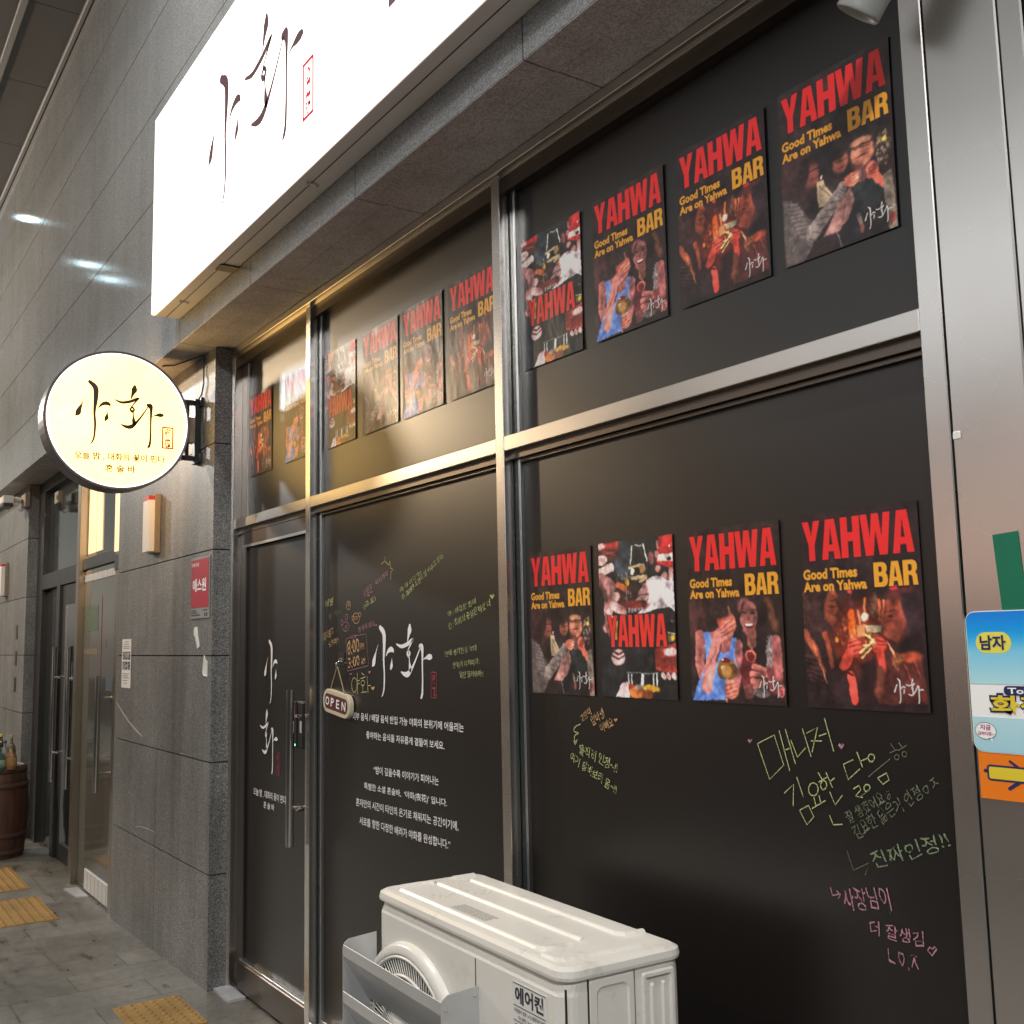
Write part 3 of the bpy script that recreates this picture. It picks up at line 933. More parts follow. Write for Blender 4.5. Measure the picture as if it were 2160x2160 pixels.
def paint(kind):
    img = np.zeros((PH, PW, 3))
    img[:] = {'A': (44, 33, 33), 'B': (41, 30, 33), 'C': (37, 37, 39), 'D': (46, 36, 36)}[kind]
    r2 = np.random.default_rng(ord(kind))
    for it in PAINT[kind]:
        if it[0] == 'e':
            _, u, v, a, b, col, soft = it
            q = np.hypot((_gu-u)/a, (_gv-v)/b)
            _lay(img, _cov((q-1)*min(a, b), soft), col)
        elif it[0] == 'c':
            _lay(img, _cov(_caps(it[1]), it[3]), it[2])
        elif it[0] == 'p':
            _lay(img, _cov(_poly(it[1]), it[3]), it[2])
        else:
            _, u, v, a, b, n, cols, r = it
            for k in range(n):
                t, s = r2.uniform(0, 2*math.pi), math.sqrt(r2.uniform(0, 1))
                rr = r*r2.uniform(0.35, 0.95)
                _lay(img, _cov(np.hypot(_gu-u-a*s*math.cos(t), (_gv-v-b*s*math.sin(t))*0.7)-rr, 0.014)*0.45, cols[k % len(cols)])
    # soften the shapes like an out-of-focus snapshot: warp, blur, tone
    def smooth(cell, n_):
        f_ = np.kron(r2.normal(0, 1, (PH//cell+2, PW//cell+2)), np.ones((cell, cell)))[:PH, :PW]
        kk_ = np.ones(n_)/n_
        for _ in range(2):
            for ax in (0, 1):
                f_ = np.apply_along_axis(lambda m: np.convolve(m, kk_, 'same'), ax, f_)
        return f_/max(f_.std(), 1e-6)
    jj, ii = np.meshgrid(np.arange(PW), np.arange(PH))
    wi = np.clip(ii+np.rint(smooth(9, 9)*0.6+smooth(4, 3)*0.3), 0, PH-1).astype(int)
    wj = np.clip(jj+np.rint(smooth(9, 9)*0.6+smooth(4, 3)*0.3), 0, PW-1).astype(int)
    img = img[wi, wj]
    bk = np.array([0.5, 1.5, 3, 1.5, 0.5])/7.0
    soft_ = img.copy()
    for ax in (0, 1):
        soft_ = np.apply_along_axis(lambda m: np.convolve(np.pad(m, 2, 'edge'), bk, 'valid'), ax, soft_)
    img = 0.6*img+0.4*soft_
    shade = 1+0.13*smooth(16, 13)+0.07*smooth(5, 5)
    img *= np.clip(shade, 0.5, 1.5)[..., None]
    img = 255*np.clip(img/255, 0, 1)**1.12
    # print grain, soft tonal mottling
    g = r2.normal(0, 1, (PH//4+2, PW//4+2))
    g = np.kron(g, np.ones((4, 4)))[:PH, :PW]
    k = np.ones(5)/5
    for ax in (0, 1):
        g = np.apply_along_axis(lambda m: np.convolve(m, k, 'same'), ax, g)
    img *= (1+0.07*g+0.04*r2.normal(0, 1, (PH, PW)))[..., None]
    img *= 1.36
    RED, AMB = (243, 44, 46), (246, 172, 52)
    if kind == 'C':
        heavy(img, 'YAHWA', 0.105, 0.675, 0.89, 0.96, (245, 62, 54))
        stamp(img, '혼술바 야화', 0.396, 0.612, 0.205, 0.042, (225, 222, 222), 0.012)
    else:
        heavy(img, 'YAHWA', 0.03, 0.052, 0.96, 0.345, RED)
        heavy(img, 'BAR', 0.63, 0.395, 0.972, 0.565, AMB)
        stamp(img, 'Good Times', 0.020, 0.405, 0.475, 0.080, AMB, 0.045)
        stamp(img, 'Are on Yahwa', 0.018, 0.497, 0.552, 0.076, AMB, 0.045)
        for part in GLYPH:
            P = [(0.845+a*0.225, 1.268-b*0.22, max(w*0.225, 0.004)) for a, b, w in part]
            _lay(img, _cov(_caps(P), 0.006), (238, 236, 236))
        for du in (0.955,):
            for dv in (1.30, 1.325):
                _lay(img, _cov(np.maximum(abs(_gu-du)-0.012, abs(_gv-dv)-0.010), 0.01)*0.7, (150, 40, 44))
    return np.clip(img, 0, 255)

def sheet(name, rgb, w, h, curl=0.0, parent=None, matl=None, seedk=0):
    """a printed sheet: a fine grid in the x-z plane facing -y, its ink as a colour attribute"""
    H, W = rgb.shape[:2]
    x = np.linspace(-w/2, w/2, W)
    z = np.linspace(h/2, -h/2, H)
    X, Z = np.meshgrid(x, z)
    r2 = np.random.default_rng(seedk)
    Y = -0.0012-curl*(np.abs(X/w*2)**6*(0.5+0.5*np.sin(Z*9+seedk))+np.abs(Z/h*2)**8*0.6)
    Y -= curl*0.35*(1+np.sin(X*14+Z*5+seedk*1.7))
    co = np.stack([X, Y, Z], -1).reshape(-1, 3)
    i = np.arange(H*W).reshape(H, W)
    q = np.stack([i[:-1, :-1], i[1:, :-1], i[1:, 1:], i[:-1, 1:]], -1).reshape(-1, 4)
    me = bpy.data.meshes.new(name)
    me.vertices.add(len(co))
    me.vertices.foreach_set('co', co.ravel().astype(np.float32))
    me.loops.add(q.size)
    me.loops.foreach_set('vertex_index', q.ravel().astype(np.int32))
    me.polygons.add(len(q))
    me.polygons.foreach_set('loop_start', (np.arange(len(q))*4).astype(np.int32))
    me.polygons.foreach_set('use_smooth', np.ones(len(q), bool))
    me.update(calc_edges=True)
    me.validate()
    s = rgb.reshape(-1, 3)/255.0
    l = np.where(s <= 0.04045, s/12.92, ((s+0.055)/1.055)**2.4)
    a = me.color_attributes.new('print', 'FLOAT_COLOR', 'POINT')
    a.data.foreach_set('color', np.c_[l, np.ones(len(l))].ravel().astype(np.float32))
    me.materials.append(matl or POSTER)
    o = bpy.data.objects.new(name, me)
    COL.objects.link(o)
    if parent is not None:
        o.parent = parent
    return o

# ================================================================== THE SETTING
# ------------------------------------------------------------------ pavement
def pavement_mat():
    m = mat('stone_pavement', (0.2, 0.19, 0.17), 0.55)
    nt, N, L, B = nodes(m)
    v = coords(nt)
    br = N.new('ShaderNodeTexBrick')
    br.inputs['Scale'].default_value = 1.0
    br.inputs['Mortar Size'].default_value = 0.004
    br.inputs['Mortar Smooth'].default_value = 0.3
    br.inputs['Brick Width'].default_value = 0.60
    br.inputs['Row Height'].default_value = 0.30
    br.inputs['Color1'].default_value = (0.185, 0.182, 0.172, 1)
    br.inputs['Color2'].default_value = (0.24, 0.235, 0.222, 1)
    br.inputs['Mortar'].default_value = (0.10, 0.097, 0.088, 1)
    mp = N.new('ShaderNodeMapping')
    mp.inputs['Rotation'].default_value = (0, 0, R(90))
    mp.inputs['Location'].default_value = (0.12, 0.07, 0)
    L.new(v, mp.inputs['Vector'])
    L.new(mp.outputs[0], br.inputs['Vector'])
    n1 = noise(nt, v, 2.2, 8.0, 0.65)
    n2 = noise(nt, v, 26.0, 5.0, 0.7)
    n3 = noise(nt, coords(nt, (1.0, 2.6, 1)), 4.5, 5.0, 0.6)
    c = mixc(nt, 1.0, br.outputs[0], ramp(nt, n1, [(0.3, (0.62, 0.62, 0.60)), (0.68, (1.15, 1.12, 1.05))]), 'MULTIPLY')
    c = mixc(nt, 1.0, c, ramp(nt, n2, [(0.3, (0.78, 0.78, 0.78)), (0.7, (1.1, 1.1, 1.1))]), 'MULTIPLY')
    vg = N.new('ShaderNodeTexVoronoi')
    vg.inputs['Scale'].default_value = 4.2
    L.new(v, vg.inputs['Vector'])
    c = mixc(nt, ramp(nt, vg.outputs['Distance'], [(0.07, (0.7,)*3), (0.10, (0, 0, 0))]), c, (0.06, 0.057, 0.05))
    c = mixc(nt, ramp(nt, n3, [(0.60, (0, 0, 0)), (0.68, (0.75,)*3)]), c, (0.055, 0.052, 0.045))
    L.new(c, B.inputs['Base Color'])
    L.new(ramp(nt, n3, [(0.4, (0.50,)*3), (0.7, (0.25,)*3)]), B.inputs['Roughness'])
    b1 = bump(nt, n2, 0.25, 0.004)
    L.new(bump(nt, br.outputs['Fac'], -0.6, 0.004, b1), B.inputs['Normal'])
    return m

def ground_z(x):
    return -0.022*min(max(-5.1-x, 0.0), 1.8)

gm = MB()
xs = [-60, -30, -18, -12, -9, -6.9, -6.6, -6.3, -6.0, -5.7, -5.4, -5.1, -4, -2, 0, 3, 8, 20]
ys = [-30, -15, -9.0, -6, -3, -1.5, 0, 0.4, 1.2]
vs = [(x, y, ground_z(x)) for y in ys for x in xs]
n = len(xs)
gm.add(vs, [(j*n+i, j*n+i+1, (j+1)*n+i+1, (j+1)*n+i) for j in range(len(ys)-1) for i in range(n-1)])
tag(gm.build('pavement', pavement_mat()), kind='structure')

rd = MB()  # unseen dark ground added to keep the film's reflections dark
rd.box(-60, 20, -14.0, -3.9, -0.3, 0.004, 0)
tag(rd.build('added_dark_road', painted('asphalt', (0.035, 0.035, 0.036), 0.8, 0.3, 0.3, 90)), kind='structure')

# ------------------------------------------------------------------ granite building
bld = empty('granite_building', (-5, 0, 0), 'long grey granite-clad building with overhanging upper wall and a steel pillar', 'building')
YU = -0.174          # face of the overhanging upper wall
ZS = 3.09            # its underside
w = MB()
w.box(-40, 4.0, YU+0.03, 0.6, ZS+0.06, 6.4, 1)                     # dark backing seen in the joints
rows = [3.09, 3.50, 4.02, 4.55, 5.08, 5.58, 6.10]
g = 0.006
for k in range(len(rows)-1):
    z0, z1 = rows[k]+g/2, rows[k+1]-g/2
    x = -40.0+0.27
    step = 1.0 if k == 0 else 1.12
    off = (-4.09 if k == 0 else -5.61) - step*60
    j = 0
    while True:
        xa = off+j*step
        j += 1
        if xa+step < -28:
            continue
        if xa > 4:
            break
        w.box(xa+g/2, xa+step-g/2, YU, YU+0.034, z0, z1, 0)
put(w, 'upper_wall', [GRANITE_UP, JOINT], bld)

s = MB()
s.box(-40, 4.0, -0.12, 0.3, ZS+0.045, ZS+0.055, 1)
x = -4.09-36
while x < 4:
    s.box(x+g/2, x+1.0-g/2, YU+0.002, -0.062, ZS, ZS+0.05, 0)
    s.box(x+g/2, x+1.0-g/2, -0.059, 0.099, ZS+0.002, ZS+0.05, 0)
    x += 1.0
put(s, 'soffit', [GRANITE_SOF, JOINT], bld)

# pier between the two shopfronts: coursed granite slabs
def pier(x0, x1, name, ret=0.14, cuts=()):
    p = MB()
    p.box(x0+0.02, x1-0.02, 0.02, 0.5, -0.1, ZS+0.02, 1)
    zs = [-0.1, 0.523, 1.045, 1.553, 2.071, 2.60, ZS]
    for k in range(len(zs)-1):
        z0, z1 = zs[k]+g/2, zs[k+1]-g/2
        xc = [x0]+sorted(cuts)+[x1]
        if k >= 3:
            xc = [x0, x1]
        for a, b in zip(xc[:-1], xc[1:]):
            p.box(a+(g/2 if a > x0 else 0), b-(g/2 if b < x1 else 0), 0.0, 0.024, z0, z1, 0)
        p.box(x1-0.024, x1-0.0005, 0.0245, ret, z0, z1, 0)
    return put(p, name, [GRANITE_LOW, JOINT], bld)
pier(-6.93, -5.065, 'pier', 0.087, (-5.98,))
pier(-28.0, -10.25, 'side_wall', 0.30, (-11.2, -12.3, -13.4, -14.5, -15.6))

# overhanging eave high above with its metal edge channels
e = MB()
yy = [YU-0.01, -0.56, -1.3, -2.1]
x = -34.0
while x < 4:
    for a, b in zip(yy[:-1], yy[1:]):
        e.box(x+0.004, x+1.196, b+0.004, a-0.004, 6.16, 6.2, 0)
    x += 1.2
e.box(-34, 4, -2.1, 0.2, 6.21, 6.6, 1)
e.box(-34, 4, -2.16, -2.1, 5.95, 6.6, 0)
put(e, 'eave', [CEIL_M, JOINT], bld)
t = MB()
t.box(-34, 4, YU-0.035, YU-0.001, 6.11, 6.15, 0, 0.004)
t.box(-34, 4, -0.60, -0.55, 6.125, 6.158, 0, 0.004)
put(t, 'metal_edge_trim', painted('grey_edge_trim', (0.30, 0.30, 0.31), 0.5), bld)

# steel clad pillar to the right of the bar
c = MB()
c.box(-1.180, -1.1315, 0.100, 0.42, -0.05, ZS+0.5, 0, 0.002)
c.box(-1.1285, -0.982, 0.101, 0.42, -0.05, ZS+0.5, 0, 0.003)
c.box(-0.979, -0.934, 0.101, 0.42, -0.05, ZS+0.5, 0, 0.003)
c.box(-1.175, -0.94, 0.112, 0.40, -0.05, ZS+0.5, 1)
# scuffed, lifted edge of the cladding by the seam
c.loft([[(-1.119+a*0.008, 0.1003, 1.957+b*0.008) for a, b in rrect(0, 0, 2, 2, .4)], [(-1.119+a*0.006, 0.0985, 1.957+b*0.006) for a, b in rrect(0, 0, 2, 2, .4)]], 3, False, True)
put(c, 'steel_pillar', [STEEL_CLAD, JOINT, steel('bent_steel', (0.42, 0.40, 0.38), 0.3), PAPER], bld)
d = MB()
d.box(-0.93, 4.0, 0.9, 1.0, -0.1, ZS+0.5, 0)
d.box(-5.3, -0.9, 0.7, 0.8, -0.1, ZS+0.5, 0)
put(d, 'inner_wall', painted('dim_inner_wall', (0.06, 0.07, 0.065), 0.6), bld)

# ------------------------------------------------------------------ the building across the alley (unseen, added for its light and reflections)
opp = empty('opposite_building', (0, -14, 0), 'pale rendered building across the alley with lit windows, added unseen for reflections', 'building')
o = MB()
o.box(-44, 26, -14.6, -14.0, -0.1, 9.0, 0)
put(o, 'wall', painted('dim_render', (0.10, 0.10, 0.10), 0.7), opp)
ADDED_WARM = emit('warm_added_window', (1.0, 0.66, 0.42), 1.3, 0.4, 1.2)  # glowing windows added out of view for steel reflections and fill light
ADDED_COOL = emit('cool_added_window', (0.90, 0.95, 1.0), 1.3, 0.4, 1.0)
ADDED_PINK = emit('pink_added_fascia', (1.0, 0.66, 0.54), 1.6, 0.3, 1.0)
for k, (x0, x1, z0, z1, mm) in enumerate(((-13.5, -11.6, 0.9, 2.4, ADDED_WARM), (-8.5, -3.0, 2.2, 2.9, ADDED_PINK), (-9.9, -1.0, 4.6, 6.4, ADDED_COOL), (-14.5, -10.9, 3.0, 3.8, ADDED_WARM), (1.0, 6.0, 3.2, 4.6, ADDED_COOL))):
    q = MB()
    q.box(x0*1.5, x1*1.5, -14.0, -13.93, z0*1.5-.8, z1*1.5-.8, 0)
    put(q, 'window', mm, opp)

# ================================================================== THE BAR'S SHOPFRONT
shop = empty('shopfront', (-3.1, 0.1, 0), 'stainless framed bar front with matte black film panels and white brush lettering', 'shopfront')
YF, YG, YB = 0.100, 0.150, 0.136      # frame face, film face, bead face
fr = MB()
# jambs
fr.box(-5.105, -5.0655, 0.0872, 0.20, -0.03, ZS+0.002, 1, 0.002)
fr.box(-5.064, -4.972, YF+0.035, 0.20, -0.03, ZS-0.05, 2)
fr.box(-5.0645, -5.045, YF-0.006, YF+0.036, -0.03, ZS-0.05, 0, 0.002)
# head: light edge strip, dark channel
fr.box(-5.064, -1.181, YF-0.012, 0.115, 3.058, 3.0895, 3, 0.002)
fr.box(-5.064, -1.181, YF+0.016, 0.20, 3.0, 3.058, 2)
fr.box(-5.064, -1.181, YF+0.013, YF+0.022, 3.050, 3.0575, 3)
# sill
fr.box(-4.110, -1.181, YF, 0.20, -0.03, 0.105, 1, 0.002)
put(fr, 'frame', [STEEL, STEEL, STEEL_DARK, STEEL_H], shop)
for x0, x1, zt in ((-4.158, -4.112, 3.057), (-2.673, -2.628, 3.057)):
    m = MB()
    m.box(x0, x1, YF, 0.1352, -0.02, zt, 0, 0.0015)
    m.box(x0+0.006, x1-0.0005, YF+0.036, 0.20, -0.02, zt, 1)
    put(m, 'mullion', [STEEL, STEEL_DARK], shop)
for x0, x1, in ((-2.6275, -1.181), (-4.1115, -2.6735), (-5.045, -4.1585)):
    m = MB()
    m.box(x0, x1, YF+0.001, 0.20, 2.172, 2.217, 0, 0.0015)
    m.box(x0, x1, YF+0.022, 0.21, 2.147, 2.1715, 1)
    put(m, 'transom', [STEEL_H, STEEL_DARK], shop)
def panel(x0, x1, z0, z1, bead=True):
    p = MB()
    p.box(x0, x1, YG, YG+0.012, z0, z1, 0)
    if bead:
        b = 0.011
        p.box(x0, x0+b, YB, YG+0.0005, z0, z1, 1, 0.001)
        p.box(x1-0.006, x1, YB+0.006, YG+0.0005, z0, z1, 2)
        p.box(x0+b, x1-0.006, YB, YG+0.0005, z1-b, z1, 2, 0.001)
        p.box(x0+b, x1-0.006, YB, YG+0.0005, z0, z0+b, 1, 0.001)
    return put(p, 'window_panel', [FILM, BEAD, STEEL_DARK], shop)
upR = panel(-2.605, -1.182, 2.218, 3.049)
upM = panel(-4.085, -2.674, 2.218, 3.049)
upD = panel(-4.972, -4.159, 2.218, 3.049)
loM = panel(-4.085, -2.674, 0.106, 2.146)
loR = panel(-2.605, -1.182, 0.106, 2.146)
rb = MB()
for x0, x1 in ((-2.628, -2.6055), (-4.112, -4.0855)):
    rb.box(x0, x1, 0.138, 0.16, 0.106, 3.05, 0)
put(rb, 'reveal', painted('dark_reflection_teal', (0.035, 0.045, 0.045), 0.25), shop)  # dark teal paints the mullion side's dark reflection

# ---- white lettering and chalk on the middle panel
F = front(YG)
TXT = [
('외부 음식 / 배달 음식 반입 가능 야화의 분위기에 어울리는',-3.804,1.304,0.835,0.029,0.00,'white'),
('좋아하는 음식을 자유롭게 곁들여 보세요.',-3.684,1.239,0.589,0.028,0.00,'white'),
('“밤이 깊을수록 이야기가 피어나는',-3.622,1.114,0.486,0.029,0.01,'white'),
('특별한 소셜 혼술바,  ‘야화(夜花)’ 입니다.',-3.704,1.045,0.622,0.030,0.01,'white'),
('혼자만의 시간이 타인의 온기로 채워지는 공간이기에,',-3.774,0.978,0.763,0.032,0.01,'white'),
('서로를 향한 다정한 배려가 야화를 완성합니다.”',-3.744,0.913,0.680,0.031,0.01,'white'),
('주말은',-3.697,1.766,0.080,0.039,0.31,'pink'),
('넉시까지',-3.595,1.812,0.107,0.024,0.31,'pink'),
('(금.토)',-3.697,1.725,0.106,0.024,0.30,'lime'),
('야: 야 어디가!!',-3.398,1.776,0.169,0.020,0.34,'lime'),
('화: 화려한 조명이 널 비추고 있어.',-3.380,1.746,0.329,0.022,0.43,'lime'),
('야 : 야심한 밤에',-3.059,1.679,0.183,0.020,0.21,'lime'),
('화 : 화제의 중심은 바로 너',-3.054,1.635,0.270,0.025,0.26,'lime'),
('안에 생각한것 보다',-3.082,1.547,0.204,0.020,0.10,'lime'),
('분위기 미쳐따리!',-3.032,1.509,0.167,0.020,0.09,'lime'),
('일단 들어와봐!!',-2.989,1.478,0.145,0.021,0.05,'lime'),
('제발',-4.062,1.746,0.084,0.031,0.15,'yellow'),
('와주세요',-4.027,1.692,0.122,0.029,0.22,'dim'),
('꼴지말고',-4.073,1.609,0.098,0.034,0.26,'orange'),
('드루와!!',-4.027,1.582,0.098,0.025,0.22,'orange'),
('편하게 와요',-3.748,1.639,0.145,0.023,0.16,'pink'),
('평일',-3.817,1.615,0.045,0.014,0.10,'pink'),
('8:00',-3.846,1.553,0.109,0.054,0.11,'orange'),
('PM',-3.729,1.572,0.032,0.025,0.15,'orange'),
('3:00',-3.840,1.502,0.103,0.040,0.12,'orange'),
('AM',-3.723,1.517,0.035,0.023,0.12,'orange'),
('~',-3.885,1.518,0.023,0.006,0.12,'orange'),
('고양이',-2.338,1.366,0.052,0.023,0.55,'orange'),
('알바생',-2.292,1.362,0.061,0.026,0.45,'orange'),
('이뻐요',-2.254,1.345,0.058,0.025,0.39,'orange'),
('솔직히 인정~!!',-2.358,1.284,0.167,0.031,-0.24,'lime'),
('여기 알바보러 옴~!!',-2.400,1.261,0.210,0.027,-0.35,'lime'),
('잘 생겼어요ㅎ',-1.453,1.211,0.126,0.025,0.51,'dim'),
('김요한 닮은거 인정ㅇㅈ',-1.436,1.182,0.235,0.028,0.55,'dim'),
('진짜인정!!',-1.397,1.131,0.187,0.032,0.36,'green'),
('사장님이',-1.475,1.036,0.116,0.043,0.21,'pink'),
('더 잘생김',-1.417,1.001,0.122,0.028,0.01,'pink'),
('ㄴㅇ.ㅈ',-1.377,0.951,0.067,0.033,0.04,'pink')

]
def texts(sel, parent, default_white=False):
    keys = []
    mb = MB()
    for s_, u, v, wd, h, a, k in sel:
        if k not in keys:
            keys.append(k)
        wob = 0.0 if k == 'white' else 0.07
        ww = wd
        write(mb, s_, F, u, v, ww, h, a, keys.index(k), 0.010 if k == 'white' else 0.0, 0.0012, wob)
    return mb, keys
def lines(sel, parent):
    for t in sel:
        mb_, k_ = texts([t], parent)
        put(mb_, 'lettering' if t[6] == 'white' else 'chalk_writing', [CHALK[k_[0]]], parent)
lines([t for t in TXT if t[6] == 'white'], loM)
mb = MB()
glyph(mb, F, -3.400, 1.530, 0.464, 0.350, 0, fat=1.15)
put(mb, 'brush_logo', [WHITE_VINYL], loM)
mb = MB()
seal(mb, F, -3.181, -3.140, 1.407, 1.496, 0, 0.0012, 0.003)
put(mb, 'red_seal', [RED_DARK], loM)
lines([t for t in TXT if t[6] != 'white' and t[1] < -2.7], loM)
BIG = [[(-1.694,1.356),(-1.643,1.378),(-1.620,1.315),(-1.663,1.280),(-1.694,1.356)],
[(-1.628,1.388),(-1.604,1.305)],
[(-1.610,1.392),(-1.587,1.321)],
[(-1.618,1.346),(-1.602,1.352)],
[(-1.596,1.370),(-1.580,1.335),(-1.557,1.356)],
[(-1.562,1.396),(-1.543,1.340)],
[(-1.551,1.388),(-1.521,1.402),(-1.539,1.349)],
[(-1.540,1.372),(-1.512,1.374)],
[(-1.518,1.384),(-1.499,1.390)],
[(-1.501,1.421),(-1.482,1.355)],
[(-1.622,1.255),(-1.595,1.276),(-1.599,1.231)],
[(-1.585,1.292),(-1.570,1.253)],
[(-1.582,1.223),(-1.557,1.236),(-1.544,1.214),(-1.564,1.195),(-1.582,1.223)],
[(-1.541,1.254),(-1.537,1.239)],
[(-1.527,1.259),(-1.523,1.244)],
[(-1.547,1.231),(-1.511,1.251)],
[(-1.526,1.307),(-1.517,1.295)],
[(-1.525,1.288),(-1.503,1.300)],
[(-1.505,1.309),(-1.491,1.281)],
[(-1.497,1.291),(-1.484,1.300)],
[(-1.498,1.270),(-1.486,1.245),(-1.467,1.266)],
[(-1.435,1.341),(-1.459,1.330),(-1.449,1.300),(-1.419,1.324)],
[(-1.423,1.357),(-1.412,1.329)],
[(-1.417,1.339),(-1.397,1.348)],
[(-1.377,1.310),(-1.355,1.322),(-1.350,1.309),(-1.365,1.299),(-1.377,1.310)],
[(-1.437,1.283),(-1.423,1.291),(-1.419,1.283),(-1.433,1.269),(-1.416,1.268)],
[(-1.502,1.222),(-1.494,1.204),(-1.471,1.208)],
[(-1.531,1.264),(-1.539,1.258),(-1.548,1.258),(-1.554,1.264),(-1.554,1.273),(-1.548,1.282),(-1.539,1.285),(-1.531,1.282),(-1.528,1.274),(-1.531,1.264)],
[(-1.507,1.278),(-1.512,1.274),(-1.517,1.273),(-1.521,1.278),(-1.521,1.284),(-1.517,1.290),(-1.512,1.292),(-1.507,1.290),(-1.505,1.284),(-1.507,1.278)],
[(-1.383,1.345),(-1.387,1.341),(-1.393,1.341),(-1.396,1.345),(-1.396,1.350),(-1.393,1.355),(-1.388,1.356),(-1.383,1.355),(-1.381,1.350),(-1.383,1.345)],
[(-1.398,1.285),(-1.403,1.282),(-1.408,1.281),(-1.411,1.284),(-1.411,1.289),(-1.408,1.293),(-1.403,1.295),(-1.398,1.294),(-1.396,1.290),(-1.398,1.285)]]
DIM = [[(-1.398,1.311),(-1.345,1.350)],
[(-1.341,1.380),(-1.333,1.370)],
[(-1.344,1.362),(-1.327,1.369)],
[(-1.322,1.383),(-1.315,1.375)],
[(-1.324,1.368),(-1.305,1.379)],
[(-1.425,1.267),(-1.398,1.284)],
[(-1.462,1.155),(-1.449,1.120),(-1.409,1.141),(-1.421,1.115)],
[(-1.324,1.353),(-1.327,1.350),(-1.331,1.350),(-1.334,1.353),(-1.334,1.356),(-1.331,1.359),(-1.328,1.360),(-1.324,1.359),(-1.323,1.356),(-1.324,1.353)],
[(-1.306,1.359),(-1.310,1.357),(-1.313,1.357),(-1.316,1.359),(-1.316,1.363),(-1.314,1.366),(-1.310,1.367),(-1.307,1.366),(-1.305,1.363),(-1.306,1.359)]]
PK = [[(-1.510,1.075),(-1.506,1.060),(-1.486,1.067)],
[(-1.494,1.071),(-1.486,1.065),(-1.491,1.057)],
[(-3.862,1.615),(-3.821,1.623)],
[(-3.772,1.628),(-3.681,1.634),(-3.661,1.513),(-3.849,1.490),(-3.862,1.615)]]
HP = [[(-1.716,1.362),(-1.720,1.365),(-1.724,1.361),(-1.717,1.355),(-1.709,1.363),(-1.712,1.366),(-1.716,1.362)],
[(-1.462,1.368),(-1.465,1.373),(-1.470,1.368),(-1.462,1.360),(-1.454,1.369),(-1.457,1.373),(-1.462,1.368)],
[(-1.278,1.003),(-1.282,1.007),(-1.288,1.000),(-1.279,0.992),(-1.268,1.006),(-1.272,1.010),(-1.278,1.003)],
[(-3.817,1.480),(-3.823,1.483),(-3.828,1.480),(-3.818,1.474),(-3.807,1.481),(-3.812,1.483),(-3.817,1.480)],
[(-3.653,1.490),(-3.659,1.494),(-3.665,1.490),(-3.653,1.483),(-3.641,1.491),(-3.647,1.494),(-3.653,1.490)],
[(-3.809,1.397),(-3.814,1.400),(-3.820,1.396),(-3.809,1.391),(-3.798,1.397),(-3.804,1.400),(-3.809,1.397)],
[(-3.595,1.666),(-3.600,1.669),(-3.604,1.666),(-3.595,1.660),(-3.585,1.666),(-3.590,1.669),(-3.595,1.666)]]
HO = [[(-3.625,1.431),(-3.633,1.436),(-3.641,1.430),(-3.625,1.421),(-3.608,1.432),(-3.616,1.436),(-3.625,1.431)],[(-2.193,1.384),(-2.196,1.387),(-2.200,1.384),(-2.193,1.378),(-2.185,1.385),(-2.189,1.388),(-2.193,1.384)]]
HG = [[(-2.784,1.738),(-2.791,1.744),(-2.798,1.739),(-2.784,1.728),(-2.769,1.739),(-2.776,1.744),(-2.784,1.738)]]
YEL = [[(-3.517,1.916),(-3.521,1.902),(-3.549,1.893)],
[(-3.521,1.902),(-3.489,1.885),(-3.477,1.897)],
[(-3.481,1.897),(-3.474,1.873),(-3.453,1.866),(-3.471,1.858),(-3.474,1.831)],
[(-3.766,1.422),(-3.780,1.410),(-3.797,1.411),(-3.809,1.425),(-3.811,1.444),(-3.801,1.460),(-3.785,1.466),(-3.769,1.458),(-3.762,1.441),(-3.766,1.422)],
[(-3.760,1.483),(-3.756,1.406)],
[(-3.756,1.453),(-3.738,1.457)],
[(-3.756,1.441),(-3.739,1.445)],
[(-3.721,1.484),(-3.700,1.477)],
[(-3.730,1.463),(-3.689,1.470)],
[(-3.696,1.441),(-3.706,1.437),(-3.717,1.437),(-3.726,1.442),(-3.727,1.449),(-3.720,1.455),(-3.709,1.457),(-3.698,1.454),(-3.693,1.448),(-3.696,1.441)],
[(-3.711,1.432),(-3.711,1.413)],
[(-3.726,1.410),(-3.679,1.414)],
[(-3.674,1.473),(-3.666,1.409)],
[(-3.670,1.437),(-3.645,1.439)],
[(-2.347,1.364),(-2.371,1.355),(-2.376,1.343),(-2.356,1.339),(-2.368,1.334),(-2.376,1.326),(-2.369,1.310)],
[(-2.379,1.316),(-2.371,1.308),(-2.364,1.320)]]
